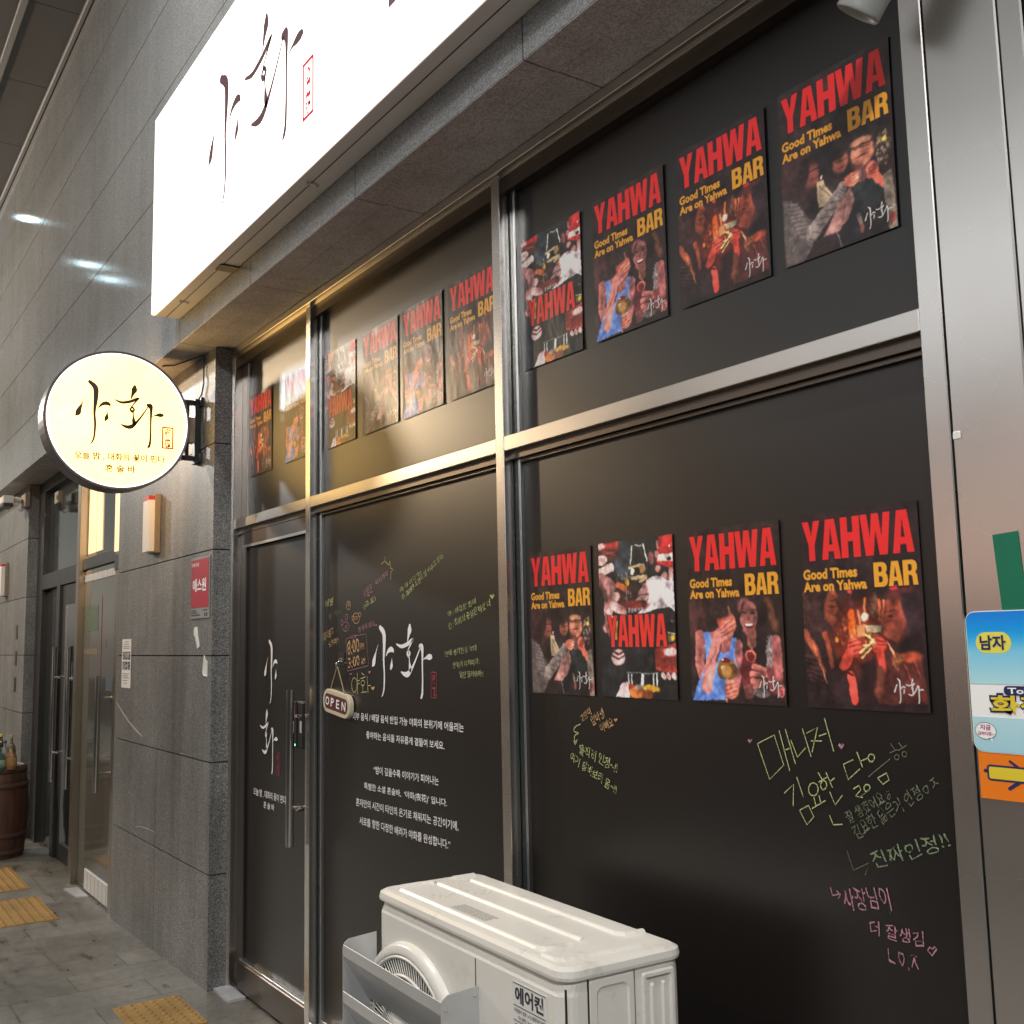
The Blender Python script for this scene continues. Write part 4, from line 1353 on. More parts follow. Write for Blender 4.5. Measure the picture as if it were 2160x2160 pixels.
DOO = [[(-3.822,1.739),(-3.833,1.732),(-3.847,1.734),(-3.857,1.742),(-3.858,1.754),(-3.850,1.763),(-3.837,1.766),(-3.825,1.761),(-3.819,1.750),(-3.822,1.739)],
[(-3.828,1.749),(-3.833,1.747),(-3.840,1.747),(-3.844,1.750),(-3.845,1.755),(-3.841,1.758),(-3.835,1.759),(-3.829,1.757),(-3.827,1.753),(-3.828,1.749)],
[(-3.743,1.684),(-3.759,1.676),(-3.780,1.677),(-3.794,1.688),(-3.796,1.702),(-3.785,1.714),(-3.765,1.717),(-3.746,1.711),(-3.738,1.697),(-3.743,1.684)],
[(-3.726,1.704),(-3.733,1.701),(-3.742,1.701),(-3.747,1.705),(-3.748,1.711),(-3.744,1.716),(-3.735,1.717),(-3.728,1.714),(-3.724,1.709),(-3.726,1.704)],
[(-3.788,1.692),(-3.794,1.689),(-3.801,1.690),(-3.806,1.694),(-3.807,1.700),(-3.803,1.704),(-3.796,1.706),(-3.789,1.703),(-3.786,1.698),(-3.788,1.692)],
[(-3.757,1.693),(-3.764,1.691),(-3.772,1.692),(-3.778,1.695),(-3.779,1.699),(-3.774,1.702),(-3.766,1.703),(-3.759,1.701),(-3.755,1.697),(-3.757,1.693)]]
DOP = [[(-3.838,1.654),(-3.855,1.647),(-3.877,1.648),(-3.892,1.658),(-3.894,1.671),(-3.882,1.682),(-3.861,1.685),(-3.842,1.679),(-3.833,1.667),(-3.838,1.654)],
[(-3.889,1.676),(-3.896,1.672),(-3.903,1.672),(-3.909,1.678),(-3.909,1.685),(-3.905,1.691),(-3.898,1.693),(-3.891,1.690),(-3.888,1.683),(-3.889,1.676)],
[(-3.848,1.695),(-3.854,1.691),(-3.862,1.692),(-3.867,1.698),(-3.868,1.706),(-3.863,1.713),(-3.856,1.715),(-3.849,1.711),(-3.846,1.704),(-3.848,1.695)],
[(-3.851,1.661),(-3.857,1.659),(-3.865,1.659),(-3.870,1.662),(-3.871,1.665),(-3.866,1.668),(-3.859,1.669),(-3.852,1.668),(-3.849,1.664),(-3.851,1.661)]]
def isM(l): return l[0][0] < -2.7
def chalked(ls, w_, col, parent, res=1):
    for l in ls:
        m_ = MB()
        strokes(m_, [l], F, w_, 0, 0.0013, res)
        put(m_, 'chalk_stroke', [CHALK[col]], parent)
def heart(ls, col, parent):
    for l in ls:
        m_ = MB()
        m_.poly([F(a, b, 0.0013) for a, b in l[:-1]])
        put(m_, 'chalk_heart', [CHALK[col]], parent)
chalked([l for l in YEL if isM(l)], 0.0016, 'yellow', loM)
chalked(DOO, 0.0013, 'orange', loM)
chalked(DOP+[l for l in PK if isM(l)], 0.0012, 'pink', loM)
heart([l for l in HP if isM(l)], 'pink', loM)
heart([l for l in HO if isM(l)], 'orange', loM)
heart(HG, 'lime', loM)
lines([t for t in TXT if t[6] != 'white' and t[1] > -2.7], loR)
chalked(BIG, 0.0013, 'lime', loR)
chalked(DIM, 0.0010, 'dim', loR)
chalked([l for l in PK if not isM(l)], 0.0014, 'pink', loR)
chalked([l for l in YEL if not isM(l)], 0.0016, 'lime', loR, 3)
heart(HP[:2], 'pink', loR)
heart(HO[1:], 'orange', loR)
chalked(HP[2:3], 0.0015, 'pink', loR)

# ---- the door
door = empty('door', (-4.6, 0.12, 0), None, None)
door['label'] = 'black filmed glass door with a long vertical pull bar'
door.parent = shop
door.location = Vector((-4.6, 0.12, 0))-shop.location
dl = MB()
dl.box(-4.972, -4.160, 0.122, 0.17, 2.085, 2.146, 1, 0.002)               # header
dl.box(-4.970, -4.162, 0.118, 0.128, 2.072, 2.0845, 2)
dl.box(-4.972, -4.162, 0.140, 0.152, 0.150, 2.0715, 0)
dl.box(-4.972, -4.958, 0.130, 0.1395, 0.150, 2.0715, 1)
dl.box(-4.972, -4.162, 0.118, 0.17, 0.140, 0.1505, 2, 0.001)
dl.box(-4.972, -4.162, 0.112, 0.17, 0.012, 0.1395, 1, 0.003)
dl.box(-4.180, -4.1625, 0.128, 0.1395, 0.151, 2.0715, 2)
put(dl, 'door_leaf', [FILM, STEEL_DARK, BEAD], door)
FD = front(0.140)
mb = MB()
glyph(mb, FD, -4.520, 1.477, 0.418, 0.388, 0, 0.0012, 0, 1.0)
# the second syllable below the first
for k, s_ in enumerate(GLYPH):
    if k >= 4:
        ribbon(mb, [(-4.776+(a+0.068)*0.385, 1.302+(b-0.366)*0.385, w_*0.385) for a, b, w_ in s_], FD, 0, 0.0012)
# first syllable sits centred above it
write(mb, '오늘 밤 , 대화의 꽃이 핀다', FD, -4.856, 0.905, 0.40, 0.036, 0.0, 0, 0.012)
write(mb, '혼 술 바', FD, -4.725, 0.862, 0.13, 0.030, 0.0, 0, 0.012)
seal(mb, FD, -4.575, -4.530, 1.022, 1.121, 1, 0.0012, 0.003)
put(mb, 'door_lettering', [WHITE_VINYL, RED_DARK], door)
h = MB()
h.tube((-4.207, 0.055, 0.775), (-4.207, 0.055, 1.410), 0.0165, None, 16, 0)
for z in (0.93, 1.30):
    h.tube((-4.207, 0.055, z), (-4.207, 0.139, z), 0.008, None, 10, 0)
put(h, 'pull_handle', CHROME, door)
lk = MB()
lk.box(-4.262, -4.176, 0.098, 0.1398, 1.166, 1.360, 0, 0.006)
lk.box(-4.262, -4.234, 0.094, 0.0985, 1.166, 1.360, 0, 0.002)
lk.box(-4.205, -4.188, 0.0965, 0.0982, 1.232, 1.280, 1)
lk.box(-4.256, -4.250, 0.0925, 0.0942, 1.300, 1.345, 3)
lk.lathe([(0.004, 0), (0.004, 0.003)], (0, 0, 0), 10, 2)
put(lk, 'digital_lock', [BLACK, WHITEPL, emit('green_status_light', (0.1, 1.0, 0.45), 3.0), mat('pink_keypad_print', (0.35, 0.1, 0.16), 0.4)], door)
lt = MB()
lt.box(-4.252, -4.246, 0.0935, 0.0955, 1.176, 1.184, 0)
put(lt, 'status_light', emit('green_lock_light', (0.1, 1.0, 0.45), 4.0), door)
lv = MB()
lv.tube((-4.225, 0.139, 0.918), (-4.225, 0.095, 0.918), 0.009, None, 10)
lv.path([(-4.225, 0.095, 0.918), (-4.205, 0.092, 0.926), (-4.176, 0.094, 0.929)], 0.007, 8)
put(lv, 'key_lever', CHROME, door)

# ================================================================== SIGNS
# ------------------------------------------------------------------ the big lit fascia sign
sg = empty('lightbox_sign', (-3.0, -0.25, 3.2), 'long glowing white lightbox sign with brown brush characters fixed above the bar windows', 'shop sign')
YS, XS0, XS1, ZS0, ZS1 = -0.314, -5.088, -0.85, 3.208, 4.212
b = MB()
b.box(XS0, XS1, -0.292, YU-0.001, ZS0+0.001, ZS1, 0, 0.002)
b.box(XS0, XS1, -0.2445, -0.2415, ZS0-0.0008, ZS0+0.0005, 1)
put(b, 'casing', [painted('sign_casing', (0.68, 0.645, 0.63), 0.45, 0.08), AC_DARK], sg)
b = MB()
b.box(XS0-0.001, XS1, YS, -0.2925, ZS0, ZS1+0.002, 0, 0.004)
def edge_lit_face():
    # tubes stop short of the box ends, so the face is dimmer and pinker round its edge
    m = emit('lit_sign_face', (1.0, 0.96, 0.92), L_WALLSIGN)
    nt, N, L, B = nodes(m)
    sp = N.new('ShaderNodeSeparateXYZ')
    L.new(coords(nt), sp.inputs[0])
    def mr(sock, a, b_):
        r_ = N.new('ShaderNodeMapRange')
        r_.interpolation_type = 'SMOOTHSTEP'
        r_.inputs['From Min'].default_value = a
        r_.inputs['From Max'].default_value = b_
        L.new(sock, r_.inputs['Value'])
        return r_.outputs[0]
    def mn(a, b_):
        k_ = N.new('ShaderNodeMath')
        k_.operation = 'MULTIPLY'
        L.new(a, k_.inputs[0])
        L.new(b_, k_.inputs[1])
        return k_.outputs[0]
    f_ = mn(mr(sp.outputs[0], XS0-.04, XS0+.17), mn(mr(sp.outputs[2], ZS0-.03, ZS0+.06), mr(sp.outputs[2], ZS1+.03, ZS1-.07)))
    L.new(ramp(nt, f_, [(0.0, (0.30, 0.235, 0.20)), (0.75, (1.0, 0.96, 0.92))]), B.inputs['Emission Color'])
    return m
put(b, 'glowing_face', edge_lit_face(), sg)
fp = front(YS)
b = MB()
glyph(b, fp, -3.712, 3.667, 1.035, 0.777, 0, 0.002, None, 1.0)
write(b, '혼술바', fp, -2.61, 3.435, 1.15, 0.36, 0, 0, 0.0, 0.002)
put(b, 'lettering', [mat('brown_vinyl', (0.10, 0.045, 0.05), 0.5)], sg)
b = MB()
seal(b, fp, -3.206, -3.110, 3.370, 3.580, 0, 0.002, 0.013, 0.18)
put(b, 'red_seal', [mat('red_translucent_vinyl', (0.75, 0.005, 0.02), 0.5)], sg)
for x, ln in ((-4.80, .05), (-3.30, .04), (-1.9, .04)):
    b = MB()
    b.box(x-0.004, x+0.004, -0.262, -0.215, ZS0-0.004, ZS0-0.0005, 0)
    b.tube((x, -0.256, ZS0-0.004), (x, -0.256, ZS0-0.009), 0.004, None, 8, 0)
    b.tube((x, -0.221, ZS0-0.004), (x, -0.221, ZS0-0.009), 0.004, None, 8, 0)
    put(b, 'screw_plate', CHROME, sg)
b = MB()
b.box(-4.30, -4.225, -0.255, YU-0.002, ZS0-0.006, ZS0-0.0009, 0)
put(b, 'black_clip', BLACK, sg)

# ------------------------------------------------------------------ round projecting sign
XR = -5.24
rs = empty('round_sign', (-5.30, -0.416, 2.705), 'round glowing cream bar sign with brush characters projecting from the granite pier', 'shop sign')
cy, cz, rr = -0.416, 2.705, 0.345
def ring(x, r, n=72):
    return [(x, cy+r*math.cos(t), cz+r*math.sin(t)) for t in [i*2*math.pi/n for i in range(n)]]
b = MB()
b.loft([ring(XR-0.002, rr-0.014), ring(XR+0.004, rr-0.012), ring(XR+0.006, rr-0.002), ring(XR+0.002, rr), ring(XR-0.13, rr), ring(XR-0.134, rr-0.002), ring(XR-0.136, rr-0.012), ring(XR-0.13, rr-0.014)], 0, False, False)
put(b, 'rim', [painted('dark_rim', (0.10, 0.085, 0.085), 0.4)], rs)
b = MB()
b.loft([ring(XR+0.0035, rr-0.0125), ring(XR+0.0055, rr-0.0165)], 0, False, False)
b.loft([ring(XR+0.0055, rr-0.0165), ring(XR+0.0035, rr-0.020)], 0, False, False)
put(b, 'edge_ring', [emit('lit_edge_ring', (1.0, 0.92, 0.78), 1.6)], rs)
b = MB()
b.poly(ring(XR+0.001, rr-0.0135))
put(b, 'glowing_face', [emit('lit_round_face', (1.0, 0.62, 0.19), L_ROUND, 0.22, 4.0)], rs)
b = MB()
b.poly(ring(XR-0.131, rr-0.0135)[::-1])
put(b, 'rear_face', [emit('lit_rear_face', (1.0, 0.58, 0.22), L_ROUND_BACK)], rs)
fx = facing_x(XR+0.001)
b = MB()
glyph(b, fx, -0.410, 2.730, 0.42, 0.42, 0, 0.001, None, 1.12)
write(b, '오늘 밤 , 대화의 꽃이 핀다', fx, -0.617, 2.497, 0.425, 0.040, 0.02, 0, 0.024, 0.001)
write(b, '혼 술 바', fx, -0.474, 2.446, 0.140, 0.036, 0.02, 0, 0.024, 0.001)
put(b, 'lettering', [SIGN_BROWN], rs)
b = MB()
seal(b, fx, -0.209, -0.152, 2.582, 2.693, 0, 0.001, 0.007, 0.16)
put(b, 'red_seal', [mat('red_sign_vinyl', (0.6, 0.003, 0.006), 0.5)], rs)
br = MB()
br.box(XR-0.09, XR-0.045, -0.030, -0.0008, 2.525, 2.865, 0, 0.003)
for z in (2.545, 2.835):
    br.box(XR-0.085, XR-0.05, -0.088, -0.0305, z, z+0.022, 0, 0.002)
    br.box(XR-0.12, XR-0.01, -0.012, -0.0006, z-0.012, z+0.034, 0, 0.002)
br.box(XR-0.082, XR-0.053, -0.072, -0.058, 2.55, 2.85, 0)
br.box(XR-0.075, XR-0.02, -0.075, -0.035, 2.63, 2.76, 1, 0.003)
put(br, 'bracket', [BLACK, TAN], rs)
cb = MB()
cb.path([(XR-0.02, -0.03, 2.84), (XR+0.0, -0.012, 2.88), (XR+0.03, -0.012, 2.93), (XR+0.02, -0.010, 3.0), (XR+0.028, -0.012, 3.08)], 0.004, 6)
cb.path([(XR+0.028, -0.012, 3.08), (XR-0.05, -0.04, 3.078), (XR-0.22, -0.09, 3.074), (XR-0.30, -0.13, 3.083)], 0.004, 6)
put(cb, 'cable', [BLACK], rs)

# ------------------------------------------------------------------ posters
IMG = {k: paint(k) for k in 'ABCD'}
SH = {}
DESC = {'A': 'two laughing women', 'B': 'a red-lit toast', 'C': 'many hands round glasses', 'D': 'a grey knit sleeve'}
ROWS = [
 ('lower right window', 1.649, 0.412, [(-2.424, 'D', 0.0), (-2.094, 'C', 0.004), (-1.747, 'A', 0.006), (-1.393, 'B', 0.0)]),
 ('upper right window', 2.618, 0.408, [(-2.428, 'C', 0.008), (-2.073, 'A', 0.006), (-1.726, 'B', 0.01), (-1.388, 'D', 0.012)]),
 ('upper middle window', 2.616, 0.410, [(-3.912, 'C', -0.004), (-3.546, 'D', -0.004), (-3.214, 'A', -0.006), (-2.872, 'B', -0.002)]),
 ('narrow panel over the door', 2.625, 0.408, [(-4.822, 'B', 0.0), (-4.362, 'A', 0.0)]),
]
k = 0
for rown, zc, hh, lst in ROWS:
    for xc, kind, rot in lst:
        k += 1
        o = sheet('poster', IMG[kind], 0.297, hh, 0.0006 if 'lower' in rown else 0.0018, None, None, k)
        o.location = (xc, YG-0.0015, zc)
        o.rotation_euler = (0, rot, 0)
        tag(o, 'glossy poster of %s on the %s' % (DESC[kind], rown), 'poster', 'posters stuck on the bar windows')

# ------------------------------------------------------------------ open sign on a suction hook
op = empty('open_sign', (-3.911, 0.13, 1.362), 'small cream and maroon OPEN plaque hanging by a string on the black window', 'open sign')
oc = (-3.911, 1.362)
OA = R(-6.5)
def tilt(u, v):
    du, dv = u-oc[0], v-oc[1]
    return oc[0]+du*math.cos(OA)-dv*math.sin(OA), oc[1]+du*math.sin(OA)+dv*math.cos(OA)
out = rrect(oc[0], oc[1], 0.252, 0.094, 0.044, 6)
inn = rrect(oc[0], oc[1], 0.218, 0.060, 0.026, 6)
def lay(pts, y, k=1.0, kv=1.0):
    r_ = []
    for u, v in pts:
        a_, b_ = tilt(oc[0]+(u-oc[0])*k, oc[1]+(v-oc[1])*kv)
        r_.append((a_, y, b_))
    return r_
b = MB()
b.loft([lay(out, .146), lay(out, .130), lay(out, .127, .985, .96)], 0)
put(b, 'board', [CREAM], op)
b = MB()
b.poly(lay(inn, .1263))
put(b, 'maroon_field', [MAROON], op)
b = MB()
fo2 = lambda u, v, d=0.0: (tilt(u, v)[0], 0.1262-d, tilt(u, v)[1])
for i, ch in enumerate('OPEN'):
    write(b, ch, fo2, oc[0]-0.097+i*0.0515, oc[1]-0.0175, 0.036 if ch in 'ON' else 0.029, 0.035, 0, 0, 0.02, 0.0008)
put(b, 'lettering', [WHITE_VINYL], op)
b = MB()
b.path([(-3.982, 0.134, 1.409), (-3.905, 0.130, 1.509)], 0.0022, 6)
b.path([(-3.838, 0.134, 1.393), (-3.903, 0.130, 1.509)], 0.0022, 6)
b.path([(-3.910, 0.129, 1.509), (-3.917, 0.127, 1.522), (-3.898, 0.128, 1.517)], 0.002, 6)
put(b, 'string', [painted('twine', (0.42, 0.33, 0.20), 0.8)], op)
b = MB()
b.box(-3.930, -3.875, 0.1475, 0.149, 1.510, 1.562, 0)
b.tube((-3.902, 0.148, 1.533), (-3.902, 0.134, 1.533), 0.010, 0.006, 12, 1)
b.path([(-3.902, 0.136, 1.530), (-3.903, 0.126, 1.518), (-3.903, 0.126, 1.508), (-3.903, 0.132, 1.504)], 0.003, 6, 1)
put(b, 'suction_hook', [mat('clear_hook_pad', (0.06, 0.055, 0.055), 0.2), CHROME], op)

# ------------------------------------------------------------------ air conditioner outdoor unit
ac = empty('outdoor_unit', (-2.175, -0.205, 0), 'cream air conditioner outdoor unit with a steel wind guard standing before the window', 'air conditioner', None, R(-2.0))
HX0, HX1, HY0, HY1 = -0.425, 0.442, -0.158, 0.150          # half sizes round the unit's own origin
def rr3(x0, x1, y0, y1, r, z, n=5):
    return [(a, b, z) for a, b in rrect((x0+x1)/2, (y0+y1)/2, x1-x0, y1-y0, r, n)]
b = MB()
b.loft([rr3(HX0, HX1, HY0, HY1, .035, 0.27), rr3(HX0, HX1, HY0, HY1, .035, 0.897), rr3(HX0+.002, HX1-.001, HY0+.012, HY1-.002, .035, 0.926)], 0, True, True)
# seams on the front and the right end
b.box(0.096, 0.099, HY0-0.0006, HY0+0.004, 0.28, 0.896, 1)
for y in (HY0+0.060,):
    b.box(HX1-0.004, HX1+0.0006, y-0.0022, y+0.0022, 0.28, 0.925, 1)
b.box(HX1-0.004, HX1+0.0006, HY0+0.006, HY0+0.0085, 0.28, 0.915, 1)
b.box(HX1-0.004, HX1+0.0006, 0.018, 0.0195, 0.28, 0.925, 1)
b.build('casing', [AC_PAINT, AC_DARK], ac)
b = MB()
b.loft([rr3(HX0-.006, HX1+.006, HY0-.004, HY1+.006, .04, 0.9285), rr3(HX0-.007, HX1+.007, HY0-.005, HY1+.007, .04, 0.935), rr3(HX0-.005, HX1+.005, HY0-.003, HY1+.005, .04, 0.947),
        rr3(HX0+.006, HX1-.006, HY0+.007, HY1-.006, .034, 0.953), rr3(HX0+.016, HX1-.016, HY0+.017, HY1-.016, .03, 0.954)], 0, True, True, False)
def rib(pts, wd, h=0.007, z=0.9535):
    """pressed rib following a line on the lid"""
    P = [Vector((p[0], p[1], 0)) for p in pts]
    L0, L1 = [], []
    for i, p in enumerate(P):
        d = (P[min(i+1, len(P)-1)]-P[max(i-1, 0)]).normalized()
        nn = Vector((-d.y, d.x, 0))
        L0.append((p, nn))
    prof = [(-1, 0), (-.62, .8), (-.3, 1), (.3, 1), (.62, .8), (1, 0)]
    rings = [[tuple(p+nn*(a*wd)+Vector((0, 0, z+c*h))) for a, c in prof] for p, nn in L0]
    s0 = [(x*1.0, y, z) for x, y, _ in rings[0]]
    b.loft([s0]+rings+[[(x, y, z) for x, y, _ in rings[-1]]], 0, True, True, False, True)
rib([(-0.335, 0.085), (0.30, 0.085), (0.318, 0.095), (0.322, 0.112), (0.322, 0.140)], 0.011)
rib([(-0.355, -0.005), (0.30, -0.005)], 0.011)
rib([(-0.355, -0.115), (0.292, -0.115), (0.308, -0.106), (0.312, -0.09), (0.312, -0.045)], 0.011)
rib([(-0.395, -0.10), (-0.395, -0.045), (-0.39, -0.02), (-0.375, -0.01)], 0.010, 0.005)
rib([(-0.40, 0.06), (-0.40, 0.125)], 0.010, 0.005)
rib([(0.335, -0.128), (0.378, -0.128), (0.392, -0.118), (0.395, -0.1), (0.395, 0.07)], 0.012, 0.006)
# printed notice: rows of fine dashes
rn = random.Random(3)
for r_ in range(9):
    x = -0.125
    while x < 0.035:
        l = rn.uniform(0.006, 0.02)
        b.box(x, min(x+l, 0.04), -0.098+r_*0.0045, -0.0955+r_*0.0045, 0.9542, 0.9546, 1)
        x += l+0.003
for _ in range(6):
    x, y = rn.uniform(-.35, .35), rn.uniform(-.1, .12)
b.build('lid', [AC_PAINT, painted('faded_print', (0.46, 0.44, 0.40), 0.7)], ac)
# fan shroud, grille, fan
GX, GZ, GR_ = -0.215, 0.565, 0.280
FY = HY0
def cring(r, y, n=64, cx=GX, c=GZ):
    return [(cx+r*math.cos(t), y, c+r*math.sin(t)) for t in [i*2*math.pi/n for i in range(n)]]
b = MB()
b.loft([cring(GR_+.012, FY-.0004), cring(GR_+.008, FY-.014), cring(GR_+.003, FY-.018), cring(GR_-.012, FY-.022), cring(GR_-.016, FY-.021), cring(GR_-.02, FY-.0008)], 0, False, False, True)
b.build('shroud_ring', [AC_PAINT], ac)
b = MB()
b.poly(cring(GR_-.02, FY-.0012)[::-1], 0)
b.build('fan_opening', [AC_DARK], ac)
b = MB()
for r_ in (0.258, 0.215, 0.160, 0.075):
    b.loft([cring(r_+.004, FY-.018), cring(r_+.003, FY-.023), cring(r_-.003, FY-.023), cring(r_-.004, FY-.018)], 0, False, False, True)
for i in range(110):
    t = i*2*math.pi/110
    pts = []
    for s_ in range(5):
        r_ = 0.075+(0.262-0.075)*s_/4
        a = t+0.35*s_/4
        pts.append((GX+r_*math.cos(a), FY-.0185, GZ+r_*math.sin(a)))
    b.path(pts, 0.0017, 4)
b.loft([cring(.072, FY-.018), cring(.072, FY-.024), cring(.05, FY-.027)], 0, True, True)
b.build('grille', [AC_PAINT], ac)
b = MB()
for i in range(3):
    a0 = i*2*math.pi/3
    P0, P1 = [], []
    for s_ in range(9):
        a = a0+s_*0.16
        P0.append((GX+.06*math.cos(a), FY-.003-.004*s_/8, GZ+.06*math.sin(a)))
        P1.append((GX+.23*math.cos(a+.15), FY-.003-.008*s_/8, GZ+.23*math.sin(a+.15)))
    b.add(P0+P1, [(k, k+1, 9+k+1, 9+k) for k in range(8)], 0)
b.build('fan', [mat('grey_fan_plastic', (0.10, 0.10, 0.10), 0.4)], ac)
# wind guard
PX0, PX1 = -0.4275, 0.1125
for x, nm in ((PX0, 0), (PX1, 0)):
    b = MB()
    oy = [(FY-.001, 0.842), (FY-.080, 0.836), (FY-.092, 0.828), (FY-.097, 0.815), (FY-.097, 0.30), (FY-.001, 0.30)]
    a = [(x-.0008, y, z) for y, z in oy]
    c2 = [(x+.0008, y, z) for y, z in oy]
    b.loft([a, c2], 0, True, True)
    b.build('guard_side_plate', [GALV], ac)
for k in range(5):
    z = 0.824-k*0.115
    b = MB()
    y0 = FY-.0955
    prof = [(y0, z), (y0-.0012, z-.001), (y0-.0012, z-.028), (y0+.066, z-.140), (y0+.068, z-.139), (y0+.0012, z-.0275), (y0+.0012, z-.001)]
    b.loft([[(PX0+.001, y, zz) for y, zz in prof], [(PX1-.001, y, zz) for y, zz in prof]], 0, True, True)
    b.build('guard_slat', [GALV], ac)
for y, z in ((FY-.085, 0.805), (FY-.085, 0.69), (FY-.012, 0.822), (FY-.012, 0.5)):
    b = MB()
    b.tube((PX1+.0008, y, z), (PX1+.0045, y, z), 0.0042, 0.0030, 10)
    b.build('guard_screw', [CHROME], ac)
# right end: service cover pocket and pressed ribs
b = MB()
X1 = HX1+.0006
def sring(y0, y1, z0, z1, r, dx):
    return [(X1+dx, a, c) for a, c in rrect((y0+y1)/2, (z0+z1)/2, y1-y0, z1-z0, r, 4)]
b.loft([sring(-.096, .014, .70, .922, .006, 0), sring(-.095, .013, .701, .921, .006, .004), sring(-.080, .002, .755, .908, .016, .004), sring(-.076, -.002, .762, .903, .014, .001), sring(-.068, -.010, .775, .893, .012, .0008)], 0, False, True)
b.build('service_cover', [AC_PAINT], ac)
b = MB()
for y0, y1, z1, zz in ((.036, .122, .915, 0),):
    for t0, t1 in ((y0, y0+.013), (y1-.013, y1)):
        b.loft([sring(t0, t1, .45, z1, .006, 0), sring(t0+.003, t1-.003, .453, z1-.003, .004, .006)], 0, False, True)
    b.loft([sring(y0, y1, z1-.013, z1, .006, 0), sring(y0+.004, y1-.004, z1-.010, z1-.003, .003, .0065)], 0, False, True)
for yc in (.064, .094):
    b.loft([sring(yc-.007, yc+.007, .45, .893, .006, 0), sring(yc-.003, yc+.003, .455, .888, .003, .005)], 0, False, True)
b.build('pressed_ribs', [AC_PAINT], ac)
# stand feet
b = MB()
for x in (-0.30, 0.30):
    b.box(x-.02, x+.02, -0.17, 0.17, 0.235, 0.2695, 0, .003)
    for y in (-.15, .15):
        b.box(x-.015, x+.015, y-.015, y+.015, 0.0, 0.235, 0)
b.build('stand', [GALV], ac)
# installer's sticker
st = MB()
fa = front(FY)
SX0, SX1, SZ1 = 0.255, 0.384, 0.889
st.box(SX0, SX1, FY-.0012, FY-.0004, 0.745, SZ1, 0)
for z in (0.8865, 0.842, 0.812):
    st.box(SX0+.003, SX1-.003, FY-.0019, FY-.0013, z-.0006, z+.0006, 1)
write(st, '에어컨', fa, SX0+.010, 0.848, 0.108, 0.034, 0, 1, 0.035, .0018)
write(st, '이전설치 전문 / 시스템에어컨 전문', fa, SX0+.006, 0.8285, 0.117, 0.0085, 0, 1, 0.01, .0018)
write(st, '가스충전 / A.S / 세척전문', fa, SX0+.020, 0.8155, 0.090, 0.0085, 0, 1, 0.01, .0018)
write(st, '010-5319-3566', fa, SX0+.008, 0.789, 0.113, 0.018, 0, 1, 0.018, .0018)
st.build('installer_sticker', [PAPER, INK], ac)

# ------------------------------------------------------------------ tactile paving blocks
def tactile(x0, x1, y0, y1, label, nx, ny):
    z = ground_z((x0+x1)/2)
    t = empty('tactile_paving', ((x0+x1)/2, (y0+y1)/2, z), label, 'tactile paving', 'yellow tactile paving blocks')
    b = MB()
    b.box(x0, x1, y0, y1, z-.02, z+.006, 0, .002)
    for i in range(nx):
        for j in range(ny):
            cx = x0+(i+.5)*(x1-x0)/nx
            cy_ = y0+(j+.5)*(y1-y0)/ny
            b.lathe([(.014, 0), (.0125, .003), (.008, .0055)], (cx, cy_, z+.0055), 10, 0)
    put(b, 'studded_block', [TACT], t)
TACT = painted('worn_yellow_paving', (0.42, 0.255, 0.08), 0.6, 0.35, 0.1, 60, 0.4, (0.15, 0.125, 0.095))
tactile(-5.09, -4.66, -0.42, -0.125, 'yellow studded paving block nearest the bar door', 9, 6)
tactile(-7.83, -7.10, -0.585, -0.26, 'long worn yellow studded paving by the steel glass door', 14, 6)
tactile(-8.99, -8.12, -0.55, -0.25, 'far yellow studded paving just in front of the barrel', 16, 6)

# ------------------------------------------------------------------ floor slabs by the doors
def floor_slab(name, pts, z, label, mm, cat='floor plate'):
    b = MB()
    b.loft([[(x, y, z) for x, y in pts], [(x, y, z+.012) for x, y in pts]], 0)
    o = b.build(name, mm)
    return tag(o, label, cat)
MARB = painted('white_marble', (0.58, 0.60, 0.64), 0.3, 0.35, 0.02, 20)
floor_slab('marble_threshold', [(-5.17, 0.108), (-4.835, 0.085), (-4.83, 0.106), (-5.16, 0.1085)][::-1] if False else [(-5.165, 0.03), (-4.85, 0.03), (-4.85, 0.108), (-5.165, 0.108)], 0.0, 'white marble offcut lying at the foot of the bar door', MARB)
floor_slab('paper_scrap', [(-7.93, -0.07), (-7.62, -0.05), (-7.60, 0.015), (-7.92, 0.015)], ground_z(-7.8)-.004, 'pale flattened sheet on the ground at the steel glass door', MARB, 'sheet')

# ------------------------------------------------------------------ things on the pier
def sconce(x0, x1, z0, z1, label):
    t = empty('wall_lamp', ((x0+x1)/2, 0, z0), label, 'wall lamp', 'wall lamps on the granite')
    b = MB()
    b.box(x0-.006, x1+.002, -.033, -.0006, z0-.008, z1+.012, 0, .002)
    put(b, 'back_plate', [TAN], t)
    b = MB()
    b.loft([[(x0+.006, -.0335, z), (x1-.002, -.0335, z), (x1-.004, -.066, z), (x0+.02, -.068, z)][::-1] for z in (z0, z1-.024)], 0)
    put(b, 'diffuser', [painted('opal_diffuser', (0.84, 0.82, 0.80), 0.4)], t)
    b = MB()
    b.loft([[(x0+.005, -.0335, z), (x1-.001, -.0335, z), (x1-.003, -.067, z), (x0+.019, -.069, z)][::-1] for z in (z1-.0235, z1)], 0)
    put(b, 'red_cap', [RED_PL], t)
sconce(-6.125, -5.988, 2.135, 2.45, 'white upright wall lamp with a red cap on the granite pier below the round sign')
sconce(-11.42, -11.27, 2.13, 2.44, 'white upright wall lamp with a red cap on the far wall at the left edge')

